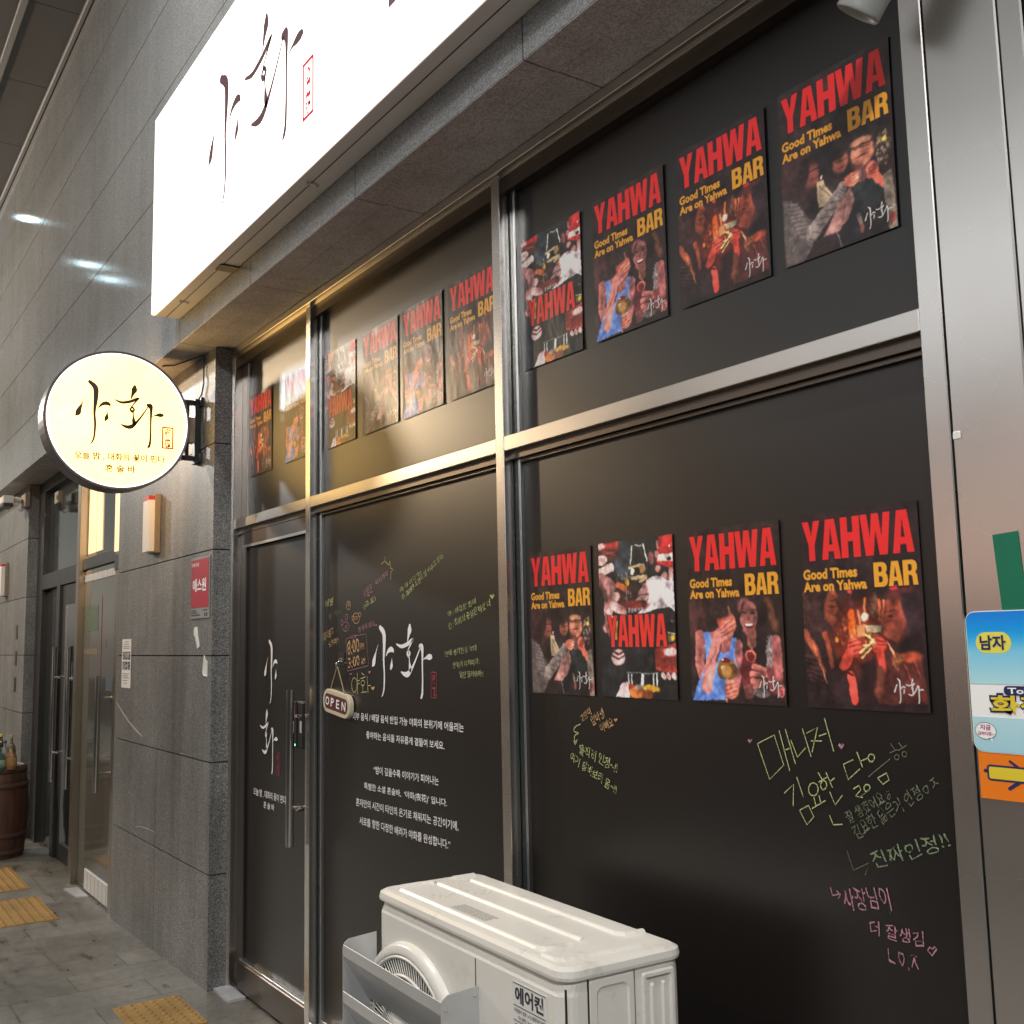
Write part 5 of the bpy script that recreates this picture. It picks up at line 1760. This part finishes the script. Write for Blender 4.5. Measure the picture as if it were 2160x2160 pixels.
pl = empty('security_plate', (-5.24, -0.01, 1.88), 'red security company plate with white lettering near the pier corner', 'sign')
b = MB()
b.box(-5.392, -5.094, -.0065, -.0008, 1.737, 2.046, 0, .002)
put(b, 'plate', [painted('plate_grey', (0.30, 0.30, 0.30), 0.4)], pl)
b = MB()
b.box(-5.382, -5.104, -.0078, -.0068, 1.792, 2.034, 0)
put(b, 'red_field', [painted('plate_red', (0.52, 0.006, 0.035), 0.35)], pl)
b = MB()
fl = front(-.0079)
write(b, '에스원', fl, -5.352, 1.872, 0.215, 0.066, 0, 0, 0.03, .0008)
write(b, '언제나안심', fl, -5.370, 2.000, 0.115, 0.019, 0, 0, 0.015, .0008)
fl2 = front(-.0066)
for z, x0, x1 in ((1.775, -5.375, -5.30), (1.764, -5.375, -5.28), (1.752, -5.375, -5.24), (1.775, -5.19, -5.12)):
    x = x0
    while x < x1:
        b.box(x, x+.009, -.0074, -.0067, z, z+.006, 1)
        x += .012
b.box(-5.165, -5.145, -.0074, -.0067, 1.748, 1.764, 1)
b.box(-5.135, -5.118, -.0074, -.0067, 1.748, 1.764, 1)
put(b, 'plate_lettering', [WHITE_VINYL, INK], pl)

nt_ = empty('paper_notice', (-6.67, 0, 1.5), 'narrow white paper notice with two rows of dark squares taped to the granite', 'notice')
b = MB()
b.box(-6.778, -6.568, -.0018, -.0006, 1.358, 1.652, 0)
put(b, 'sheet', [PAPER], nt_)
b = MB()
for z, x0, x1 in ((1.633, -6.72, -6.63), (1.619, -6.73, -6.61), (1.604, -6.75, -6.60), (1.594, -6.75, -6.61), (1.44, -6.75, -6.60), (1.428, -6.75, -6.62), (1.416, -6.75, -6.60), (1.40, -6.74, -6.64), (1.383, -6.72, -6.65)):
    x = x0
    while x < x1:
        l = rn.uniform(.006, .018)
        b.box(x, x+l, -.0025, -.0019, z, z+.005, 0)
        x += l+.004
for z in (1.528, 1.468):
    for i in range(3):
        x = -6.757+i*.062
        b.box(x, x+.050, -.0025, -.0019, z, z+.048, 1)
        for k_ in range(5):
            xx, zz = x+rn.uniform(.004, .036), z+rn.uniform(.004, .036)
            b.box(xx, xx+.008, -.0030, -.0026, zz, zz+.008, 2)
put(b, 'print', [painted('grey_print', (0.25, 0.25, 0.25), 0.7), INK, PAPER], nt_)

def scrap(pts, label, yy=-.001):
    b = MB()
    fr_ = [(x, yy-.001-.004*(i % 2), z) for i, (x, z) in enumerate(pts)]
    bk = [(x, yy, z) for x, z in pts]
    b.loft([bk, fr_], 0)
    return tag(b.build('paper_scrap', PAPER), label, 'torn paper')
scrap([(-5.345, 1.685), (-5.315, 1.697), (-5.285, 1.694), (-5.275, 1.655), (-5.247, 1.60), (-5.27, 1.586), (-5.285, 1.60), (-5.31, 1.645), (-5.345, 1.660)], 'crumpled torn paper tag stuck under the red security plate')
scrap([(-5.185, 1.535), (-5.165, 1.555), (-5.150, 1.535), (-5.12, 1.525), (-5.118, 1.452), (-5.165, 1.455), (-5.20, 1.47)], 'small torn white paper remnant low by the pier corner')

# chalky scratches on the granite pier
b = MB()
def scratch(pts, w_):
    ribbon(b, [(x, z, w_) for x, z in pts], front(0.0), 0, .0006, 2)
scratch([(-6.88, 1.26), (-6.60, 1.165), (-6.28, 1.092)], .006)
scratch([(-6.42, 0.56), (-6.30, 0.59), (-6.0, 0.60)], .003)
scratch([(-6.36, 0.575), (-6.43, 0.555), (-6.36, 0.535)], .0035)
for _ in range(22):
    x, z = rng.uniform(-6.8, -5.2), rng.uniform(0.15, 1.5)
    a = rng.uniform(-.6, .6)
    l = rng.uniform(.01, .05)
    scratch([(x, z), (x+l*math.cos(a), z+l*math.sin(a)*.6)], rng.uniform(.0015, .004))
put(b, 'scratches', [painted('pale_scuff', (0.40, 0.39, 0.38), 0.7)], bld)

# ------------------------------------------------------------------ steel framed glass door left of the pier
ge = empty('glass_entrance', (-7.5, 0.03, 0), 'steel framed glass entrance with a long pull bar between the pier and the dark door', 'entrance')
gz = ground_z(-7.5)
b = MB()
b.box(-8.16, -8.065, -.005, .15, gz-.05, ZS, 0, .003)
b.box(-7.075, -6.932, .015, .15, gz-.05, 2.60, 0, .003)
b.box(-8.06, -7.08, .02, .12, 2.165, 2.245, 1, .002)
b.box(-8.06, -7.08, .02, .12, ZS-.07, ZS, 1)
b.box(-7.075, -6.932, .010, .0145, 2.10, 2.20, 1)
put(b, 'frame', [steel('old_steel', (0.40, 0.35, 0.28), 0.32), DARKFRAME], ge)
b = MB()
b.box(-8.06, -7.08, .055, .065, 2.2455, ZS-.0705, 0)
put(b, 'upper_pane', [DARKGLASS], ge)
PAINTED_GLOW = emit('painted_cream_glow', (1.0, 0.70, 0.38), 0.85, 0.2, 6.0)  # glow painted in for warm reflections on the glass and pier edge
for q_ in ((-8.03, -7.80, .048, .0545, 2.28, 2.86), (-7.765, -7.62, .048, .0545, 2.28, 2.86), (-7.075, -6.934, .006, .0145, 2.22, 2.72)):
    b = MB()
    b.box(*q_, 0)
    put(b, 'painted_glow_strip', [PAINTED_GLOW], ge)
gd = empty('glass_door', (-7.5, 0.03, 0), None, None)
gd.parent = ge
gd.location = (0, 0, 0)
b = MB()
b.box(-8.06, -7.085, .040, .050, gz+.012, 2.16, 0)
put(b, 'pane', [glass_mat('grey_door_glass', (0.10, 0.10, 0.085), 0.08)], gd)
b = MB()
b.box(-8.06, -7.085, .034, .056, 2.075, 2.125, 0, .002)
for i in range(7):
    b.box(-8.05+i*.138, -8.048+i*.138, .0335, .034, 2.076, 2.124, 1)
put(b, 'white_rail', [WHITEPL, INK], gd)
b = MB()
b.box(-7.80, -7.09, .030, .056, gz+.014, gz+.15, 0, .003)
for i in range(6):
    b.box(-7.70+i*.105, -7.697+i*.105, .0292, .030, gz+.02, gz+.145, 1)
put(b, 'kick_plate', [WHITEPL, INK], gd)
b = MB()
b.tube((-7.24, -.035, 0.68), (-7.24, -.035, 1.42), .018, None, 14)
for z in (0.80, 1.28):
    b.tube((-7.24, -.035, z), (-7.24, .039, z), .009, None, 10)
put(b, 'pull_handle', [CHROME], gd)
b = MB()
b.box(-8.05, -7.62, .0385, .0398, 1.72, 1.90, 0)  # flat coloured patches paint the reflections in the door glass
b.box(-8.05, -7.62, .0385, .0398, 1.56, 1.60, 1)
b.box(-7.52, -7.505, .0385, .0398, 1.2, 1.95, 2)
b.box(-7.45, -7.36, .0385, .0398, 1.60, 1.66, 3)
b.box(-7.36, -7.14, .0385, .0398, 1.32, 1.42, 3)
put(b, 'door_stickers_and_reflections', [painted('green_reflection', (0.10, 0.15, 0.09), 0.25), painted('sand_reflection', (0.25, 0.19, 0.11), 0.3), painted('red_edge', (0.2, 0.03, 0.03), 0.4), painted('blue_grey_reflection', (0.12, 0.15, 0.17), 0.3)], gd)

# ------------------------------------------------------------------ dark double door further left
de = empty('dark_entrance', (-9.2, 0.12, 0), 'black framed entrance with paired long handles beside the barrel', 'entrance')
dz = -.042
b = MB()
b.box(-8.33, -8.165, .085, .2, dz-.05, ZS, 0)
b.box(-10.25, -9.98, .085, .2, dz-.05, ZS, 0)
b.box(-9.98, -8.33, .085, .2, 2.12, 2.25, 0)
b.box(-9.98, -8.33, .085, .2, ZS-.1, ZS, 0)
b.box(-9.30, -9.18, .08, .2, dz-.05, 2.12, 0)
b.box(-9.36, -9.24, .14, .2, 2.25, ZS-.1, 1)
put(b, 'frame', [DARKFRAME, painted('dim_mullion', (0.05, 0.046, 0.042), 0.5)], de)
b = MB()
b.box(-9.98, -8.33, .13, .14, 2.25, ZS-.1, 0)
b.box(-9.98, -9.30, .13, .14, dz, 2.12, 0)
put(b, 'side_pane', [DARKGLASS], de)
dd = empty('door', (-9.2, 0.12, 0), None, None)
dd.parent = de
dd.location = (0, 0, 0)
b = MB()
b.box(-9.18, -8.34, .10, .13, dz+.01, 2.115, 0, .003)
b.box(-8.95, -8.40, .094, .0995, .125, 1.95, 1)
b.box(-8.955, -8.395, .088, .0995, .105, .1245, 2)
b.box(-8.962, -8.951, .088, .0995, .125, 1.95, 2)
put(b, 'door_leaf', [DARKFRAME, DARKGLASS, BEAD], dd)
for x in (-8.98, -8.42):
    b = MB()
    b.tube((x, .02, .575), (x, .02, 1.62), .018, None, 12)
    for z in (.80, 1.38):
        b.tube((x, .02, z), (x, .093, z), .009, None, 8)
        b.tube((x, .02, z), (x+.16, .04, z), .008, None, 8)
    put(b, 'pull_handle', [CHROME], dd)
b = MB()
b.box(-8.60, -8.42, .0925, .0938, 1.36, 1.50, 0)
b.box(-8.58, -8.47, .0925, .0938, 1.10, 1.18, 1)
put(b, 'door_stickers_and_reflections', [painted('pale_blue_sticker', (0.30, 0.36, 0.42), 0.5), painted('faded_red_sticker', (0.40, 0.12, 0.12), 0.5)], dd)

# ------------------------------------------------------------------ barrel with bottles
bc = (-9.55, -0.30)
bz = ground_z(-9.5)
ba = empty('wine_barrel', (bc[0], bc[1], bz), 'old brown wooden barrel standing by the dark entrance', 'barrel')
def woodmat():
    m = mat('barrel_wood', (0.06, 0.028, 0.018), 0.5)
    nt, N, L, B = nodes(m)
    v = coords(nt, (18, 18, 1.2))
    c = ramp(nt, noise(nt, v, 1.0, 5.0, 0.6), [(0.3, (0.032, 0.015, 0.010)), (0.7, (0.105, 0.048, 0.030))])
    L.new(c, B.inputs['Base Color'])
    return m
BWOOD = woodmat()
b = MB()
prof = [(.225, 0), (.243, .12), (.256, .25), (.262, .36), (.256, .47), (.243, .60), (.228, .715), (.212, .715), (.210, .695)]
b.lathe(prof, (bc[0], bc[1], bz), 36)
put(b, 'staves', [BWOOD], ba)
for z, r_ in ((.03, .234), (.16, .250), (.545, .2525), (.665, .2375)):
    b = MB()
    b.lathe([(r_, 0), (r_+.003, .001), (r_+.0015, .038), (r_-.002, .039)], (bc[0], bc[1], bz+z), 36)
    put(b, 'hoop', [painted('rusty_hoop', (0.075, 0.04, 0.03), 0.5)], ba)
def bottle(x, y, r_, h_, glassc, capc, labc, label, neck=.35):
    t = empty('bottle', (x, y, bz+.697), label, 'bottle', 'bottles standing on the barrel')
    z = bz+.697
    b = MB()
    b.lathe([(r_*.9, 0), (r_, .006), (r_, h_*(1-neck)), (r_*.8, h_*(1-neck*.75)), (r_*.34, h_*(1-neck*.5)), (r_*.30, h_*.93)], (x, y, z), 16)
    put(b, 'glass_body', [glass_mat('bottle_glass', glassc, 0.08)], t)
    b = MB()
    b.lathe([(r_*.36, 0), (r_*.38, .004), (r_*.38, h_*.09), (r_*.30, h_*.095)], (x, y, z+h_*.925), 14)
    put(b, 'cap', [painted('bottle_cap', capc, 0.4)], t)
    if labc:
        b = MB()
        b.lathe([(r_+.0008, 0), (r_+.0012, .001), (r_+.0012, h_*.34), (r_+.0008, h_*.342)], (x, y, z+h_*.15), 16)
        put(b, 'paper_label', [painted('bottle_label', labc, 0.6, 0.35, 0.02, 50)], t)
    return t
bottle(-9.345, -0.215, .044, .19, (0.25, 0.13, 0.05), (0.30, 0.12, 0.12), (0.36, 0.20, 0.08), 'amber bottle with an orange label nearest the right edge of the barrel', .5)
bs = bottle(-9.335, -0.305, .048, .165, (0.06, 0.14, 0.10), (0.05, 0.05, 0.05), (0.34, 0.42, 0.34), 'squat green bottle with a pale label at the front of the barrel', .35)
b = MB()
for k_, s_ in enumerate('STILL'):
    pass
write(b, 'STILL', facing_x(-9.335+.0495), -.331, bz+.697+.030, .05, .022, 0, 0, .02, .001)
put(b, 'lettering', [painted('dark_green_ink', (0.01, 0.10, 0.06), 0.5)], bs)
bottle(-9.36, -0.392, .040, .13, (0.30, 0.30, 0.28), (0.5, 0.28, 0.2), (0.55, 0.55, 0.53), 'short clear bottle with a white label on the near rim of the barrel', .35)
bottle(-9.46, -0.275, .038, .27, (0.02, 0.02, 0.02), (0.55, 0.42, 0.10), (0.10, 0.09, 0.08), 'tall dark bottle with a yellow neck band behind the squat green one', .45)
bottle(-9.47, -0.365, .040, .27, (0.03, 0.012, 0.01), (0.10, 0.025, 0.02), None, 'tall brown bottle with a dark red cap at the back of the barrel', .45)
bottle(-9.40, -0.255, .034, .22, (0.20, 0.22, 0.20), (0.06, 0.06, 0.06), (0.45, 0.44, 0.40), 'slim clear bottle with a black cap between the green and amber ones', .4)
bottle(-9.42, -0.335, .036, .21, (0.05, 0.03, 0.02), (0.45, 0.44, 0.42), (0.30, 0.10, 0.08), 'brown bottle with a silver cap and red label in the middle of the barrel', .4)
bottle(-9.52, -0.19, .036, .25, (0.10, 0.16, 0.10), (0.35, 0.30, 0.12), None, 'tall pale green bottle at the back right of the barrel', .42)

# ------------------------------------------------------------------ small devices over the dark entrance
cc = empty('security_camera', (-10.4, -0.1, 2.9), 'small white security camera on a bracket at the far pier', 'camera')
b = MB()
b.box(-10.42, -10.20, -.045, -.001, 2.88, 3.005, 0, .004)
put(b, 'mounting_box', [TAN], cc)
b = MB()
b.path([(-10.36, -.045, 2.95), (-10.38, -.09, 2.965), (-10.40, -.12, 2.96)], .025, 8)
b.path([(-10.30, -.03, 2.88), (-10.32, -.05, 2.855), (-10.36, -.07, 2.865)], .008, 6)
put(b, 'arm', [WHITEPL], cc)
b = MB()
b.box(-10.52, -10.28, -.215, -.12, 2.915, 2.985, 0, .008)
put(b, 'body', [WHITEPL], cc)
b = MB()
b.box(-10.515, -10.285, -.21, -.125, 2.885, 2.9145, 0, .004)
put(b, 'lens_hood', [BLACK], cc)
sb = empty('door_sensor', (-9.27, 0.08, 2.9), 'small tan door sensor box above the dark entrance', 'sensor')
b = MB()
b.box(-9.335, -9.19, .045, .0845, 2.80, 2.90, 0, .003)
put(b, 'box', [TAN], sb)
b = MB()
b.box(-9.235, -9.205, .040, .0445, 2.83, 2.865, 0)
put(b, 'lens', [BLACK], sb)
# faint house lettering on the far wall
b = MB()
for z, l in ((1.80, .16), (1.56, .16), (1.32, .16)):
    b.box(-10.72, -10.62, -.003, -.0006, z-.1, z+.03, 0)
put(b, 'wall_marks', [BLACK], bld)

# ------------------------------------------------------------------ toilet signs on the steel pillar
SY = 0.0985
def gradient(w_, h_, rows_, cloud=0.0, seedk=1):
    H, W = 80, 60
    out_ = np.zeros((H, W, 3))
    t_ = np.linspace(0, 1, H)
    for ch in range(3):
        out_[..., ch] = np.interp(t_, [r[0] for r in rows_], [r[1][ch] for r in rows_])[:, None]
    if cloud:
        r2 = np.random.default_rng(seedk)
        for _ in range(14):
            cx, cy2 = r2.uniform(0.3, 1), r2.uniform(.22, .5)
            d = np.hypot((np.linspace(0, 1, W)[None]-cx)/r2.uniform(.08, .25), (t_[:, None]-cy2)/r2.uniform(.03, .07))
            a = np.clip(1-d, 0, 1)[..., None]*cloud
            out_ += (np.array([235, 240, 244])-out_)*a
    return out_
ts = empty('toilet_sign', (-0.97, 0.098, 1.5), 'blue and white toilet notice with a yellow oval on the steel pillar', 'sign')
b = MB()
outl = rrect(-0.977, 1.509, 0.300, 0.248, 0.018, 6)
b.loft([[(u, SY+.002, v) for u, v in outl], [(u, SY-.0015, v) for u, v in outl]], 0)
put(b, 'board', [WHITE_VINYL], ts)
bl = gradient(.3, .13, [(0, (0, 130, 232)), (.25, (0, 158, 240)), (.55, (130, 208, 240)), (1, (185, 230, 238))], .5, 4)
# printed panels cut to the rounded top corners
def panel_print(name, u0, u1, v0, v1, img, parent, rtop=0.0, rbot=0.0):
    b2 = MB()
    H, W = img.shape[:2]
    vs, fs, cols = [], [], []
    for j in range(H):
        v = v1+(v0-v1)*j/(H-1)
        ins = 0.0
        if rtop and v > v1-rtop:
            ins = rtop-math.sqrt(max(rtop**2-(v-(v1-rtop))**2, 0))
        if rbot and v < v0+rbot:
            ins = rbot-math.sqrt(max(rbot**2-((v0+rbot)-v)**2, 0))
        for i in range(W):
            u = u0+ins+(u1-u0-2*ins)*i/(W-1)
            vs.append((u, SY-.0022, v))
            cols.append(img[j, i])
    fs = [(j*W+i, (j+1)*W+i, (j+1)*W+i+1, j*W+i+1) for j in range(H-1) for i in range(W-1)]
    b2.add(vs, fs, 0)
    o2 = put(b2, name, [PRINT], parent)
    a_ = o2.data.color_attributes.new('print', 'FLOAT_COLOR', 'POINT')
    c_ = np.array(cols)/255.0
    l_ = np.where(c_ <= .04045, c_/12.92, ((c_+.055)/1.055)**2.4)
    a_.data.foreach_set('color', np.c_[l_, np.ones(len(l_))].ravel().astype(np.float32))
    return o2
panel_print('sky_print', -1.1255, -0.8285, 1.5045, 1.6315, bl, ts, .0165)
panel_print('pale_blue_print', -1.1255, -0.8285, 1.3865, 1.4465, gradient(.3, .06, [(0, (185, 225, 236)), (1, (168, 216, 230))]), ts, 0, .0165)
b = MB()
fs_ = front(SY-.0024)
b.poly([fs_(u, v, 0) for u, v in rrect(-1.0755, 1.577, 0.0665, 0.037, .0184, 8)], 0)
put(b, 'yellow_oval', [mat('pale_yellow_ink', (0.85, 0.74, 0.10), 0.5)], ts)
b = MB()
b.poly([fs_(u, v, 0) for u, v in rrect(-0.885, 1.577, 0.0665, 0.037, .0184, 8)], 0)
put(b, 'yellow_oval', [mat('pale_yellow_ink', (0.80, 0.70, 0.10), 0.5)], ts)
b = MB()
write(b, '남자', fs_, -1.101, 1.564, 0.049, 0.026, 0, 0, .03, .0006)
put(b, 'navy_lettering', [NAVY], ts)
b = MB()
write(b, '여자', fs_, -0.910, 1.564, 0.049, 0.026, 0, 0, .03, .0006)
put(b, 'navy_lettering', [NAVY], ts)
b = MB()
b.poly([fs_(u, v, .0002) for u, v in rrect(-1.010, 1.494, 0.105, 0.016, .007, 4)], 0)
write(b, '화장실', fs_, -1.0925, 1.4485, 0.167, 0.041, 0, 0, .07, .0004)
put(b, 'navy_lettering', [NAVY], ts)
b = MB()
write(b, '화장실', fs_, -1.0885, 1.4525, 0.159, 0.033, 0, 0, .03, .0010)
put(b, 'yellow_lettering', [YELLOW], ts)
b = MB()
write(b, 'Toilet', fs_, -1.055, 1.4885, 0.062, 0.0105, 0, 0, .03, .0010)
b.poly([fs_(-1.1022+.0195*math.cos(t), 1.4225+.0142*math.sin(t), .0004) for t in [i*2*math.pi/28 for i in range(28)]], 0)
b.poly([fs_(-1.098, 1.410, .0004), fs_(-1.090, 1.404, .0004), fs_(-1.090, 1.411, .0004)], 0)
put(b, 'white_print', [WHITE_VINYL], ts)
b = MB()
for r_ in (0,):
    pts = [(-1.1022+.0198*math.cos(t), 1.4225+.0145*math.sin(t), .0004) for t in [i*2*math.pi/28 for i in range(29)]]
    ribbon(b, pts, fs_, 0, .0006, 1)
write(b, '지금', fs_, -1.112, 1.424, .020, .0095, 0, 1, .02, .0008)
write(b, '급하다면~', fs_, -1.117, 1.4145, .030, .0065, 0, 1, .02, .0008)
put(b, 'speech_bubble_print', [INK, mat('magenta_ink', (0.42, 0.02, 0.16), 0.5)], ts)

tor = empty('arrow_sign', (-0.97, 0.098, 1.34), 'orange board with a yellow arrow below the toilet notice', 'sign')
b = MB()
b.box(-1.121, -0.835, SY-.0008, SY+.0014, 1.305, 1.3865, 0)
put(b, 'board', [ORANGE], tor)
fo_ = front(SY-.0009)
b = MB()
b.poly([fo_(u, v, .0004) for u, v in rrect(-1.017, 1.3505, 0.178, 0.0275, .006, 4)], 0)
b.poly([fo_(u, v, .0004) for u, v in rrect(-1.1085, 1.353, 0.008, 0.006, .0029, 4)], 0)
ribbon(b, [(-1.062, 1.3725, .0022), (-1.044, 1.3605, .0026)], fo_, 0, .0005, 1)
ribbon(b, [(-1.066, 1.326, .0030), (-1.044, 1.340, .0030)], fo_, 0, .0005, 1)
b.poly([fo_(-.93, 1.379, .0004), fo_(-.935, 1.324, .0004), fo_(-.885, 1.351, .0004)], 0)
put(b, 'arrow_outline', [NAVY], tor)
b = MB()
b.poly([fo_(u, v, .0008) for u, v in rrect(-1.016, 1.3505, 0.172, 0.0205, .003, 3)], 0)
b.poly([fo_(-.928, 1.371, .0008), fo_(-.931, 1.332, .0008), fo_(-.895, 1.351, .0008)], 0)
put(b, 'arrow_fill', [YELLOW], tor)
b = MB()
write(b, '1F', fo_, -1.037, 1.3105, .014, .0115, 0, 0, .03, .0006)
put(b, 'lettering', [mat('red_ink', (0.4, 0.01, 0.01), 0.5)], tor)

b = MB()
b.loft([[(-1.064, SY+.0022, 1.767), (-1.0165, SY+.0022, 1.770), (-1.010, SY+.0022, 1.634), (-1.056, SY+.0022, 1.632)],
        [(-1.064, SY+.0008, 1.767), (-1.0165, SY+.0004, 1.770), (-1.010, SY+.0008, 1.634), (-1.056, SY+.0008, 1.632)]], 0)
tag(b.build('green_tape', GREEN_TAPE), 'strip of green tape stuck on the steel pillar above the toilet notice', 'tape')

# ------------------------------------------------------------------ tube spot above the right window
tb = empty('tube_spotlight', (-1.27, -0.02, 2.9), 'grey metal tube fitting aimed down in the upper right corner', 'light fitting')
b = MB()
p0, ax = Vector((-1.185, -0.02, 2.785)), Vector((0.62, 0.10, 0.78)).normalized()
ra = ax.orthogonal().normalized()
rb_ = ax.cross(ra)
def tr(s_, r_):
    return [tuple(p0+ax*s_+(ra*math.cos(t)+rb_*math.sin(t))*r_) for t in [i*2*math.pi/28 for i in range(28)]]
b.loft([tr(.06, .028), tr(.02, .034), tr(.004, .036), tr(0, .040), tr(-.003, .042), tr(0, .0445), tr(.006, .0435), tr(.24, .043)], 0, True, True, True)
put(b, 'tube', [painted('grey_tube_enamel', (0.34, 0.35, 0.34), 0.4)], tb)
b = MB()
b.tube(p0+ax*.22, (-1.04, 0.03, 3.088), .012, None, 8)
put(b, 'stem', [STEEL_DARK], tb)

# ------------------------------------------------------------------ lamps: downlights in the eave, and unseen pole lamps added to light the scene
DL = emit('lit_downlight_lens', (0.62, 0.90, 1.0), 3.0)
def downlight(x, y, power, label, col=(0.62, 0.90, 1.0)):
    t = empty('downlight', (x, y, 6.15), label, 'downlight', 'downlights in the eave')
    b = MB()
    b.lathe([(.10, 0), (.10, -.012), (.085, -.016), (.080, -.006)], (x, y, 6.158), 24)
    put(b, 'trim_ring', [WHITEPL], t)
    b = MB()
    b.lathe([(.078, 0), (.078, -.003)], (x, y, 6.146), 24)
    put(b, 'lens', [DL], t)
    l = bpy.data.lights.new('downlight_lamp', 'AREA')
    l.shape = 'DISK'
    l.size = 0.16
    l.energy = power
    l.color = col
    lo = bpy.data.objects.new('downlight_lamp', l)
    COL.objects.link(lo)
    lo.parent = t
    lo.location = (0, 0, -.02)
for x, y in ((-11.66, -.46), (-12.75, -1.32), (-13.15, -1.66)):
    downlight(x, y, L_DOWN, 'cool white round downlight in the eave far to the left')
for x in (-4.4, -0.4):  # extra downlights added to brighten the upper wall and pavement
    downlight(x, -1.7, 80.0, 'added unseen round downlight in the eave, brightening the upper wall and pavement', (1.0, 0.95, 0.88))
def added_street_lamp(x, y, h_, power, col, label):  # unseen lamp added to light walls and pavement and tint the film
    t = empty('added_street_lamp', (x, y, 0), label, 'street lamp', 'added unseen lamps in the alley')
    b = MB()
    b.tube((x, y, 0), (x, y, h_), .06, .04, 12)
    b.path([(x, y, h_-.02), (x, y+.3, h_+.15), (x, y+.7, h_+.2)], .03, 8)
    put(b, 'pole', [GALV], t)
    b = MB()
    b.lathe([(.05, .10), (.20, .06), (.21, .04), (.20, .035), (.05, .05)], (x, y+.82, h_+.12), 20, 0)
    put(b, 'lamp_head', [GALV], t)
    l = bpy.data.lights.new('added_lamp_bulb', 'POINT')
    l.shadow_soft_size = .20
    l.energy = power
    l.color = col
    lo = bpy.data.objects.new('added_lamp_bulb', l)
    COL.objects.link(lo)
    lo.parent = t
    lo.location = (0, .82, h_-.02)
added_street_lamp(2.2, -4.4, 4.9, L_ADDED_STREET*12, (1.0, 0.985, 0.96), 'added unseen white pole lamp behind the viewer, lighting the front')
added_street_lamp(-11.2, -4.4, 4.40, L_ADDED_STREET*9.5, (1.0, 0.75, 0.48), 'added unseen warm pole lamp beyond the barrel, making the film glow')
added_street_lamp(-16.8, -4.4, 5.6, L_ADDED_STREET*16, (0.93, 0.975, 1.0), 'added unseen white pole lamp far down the alley, lighting the upper wall')
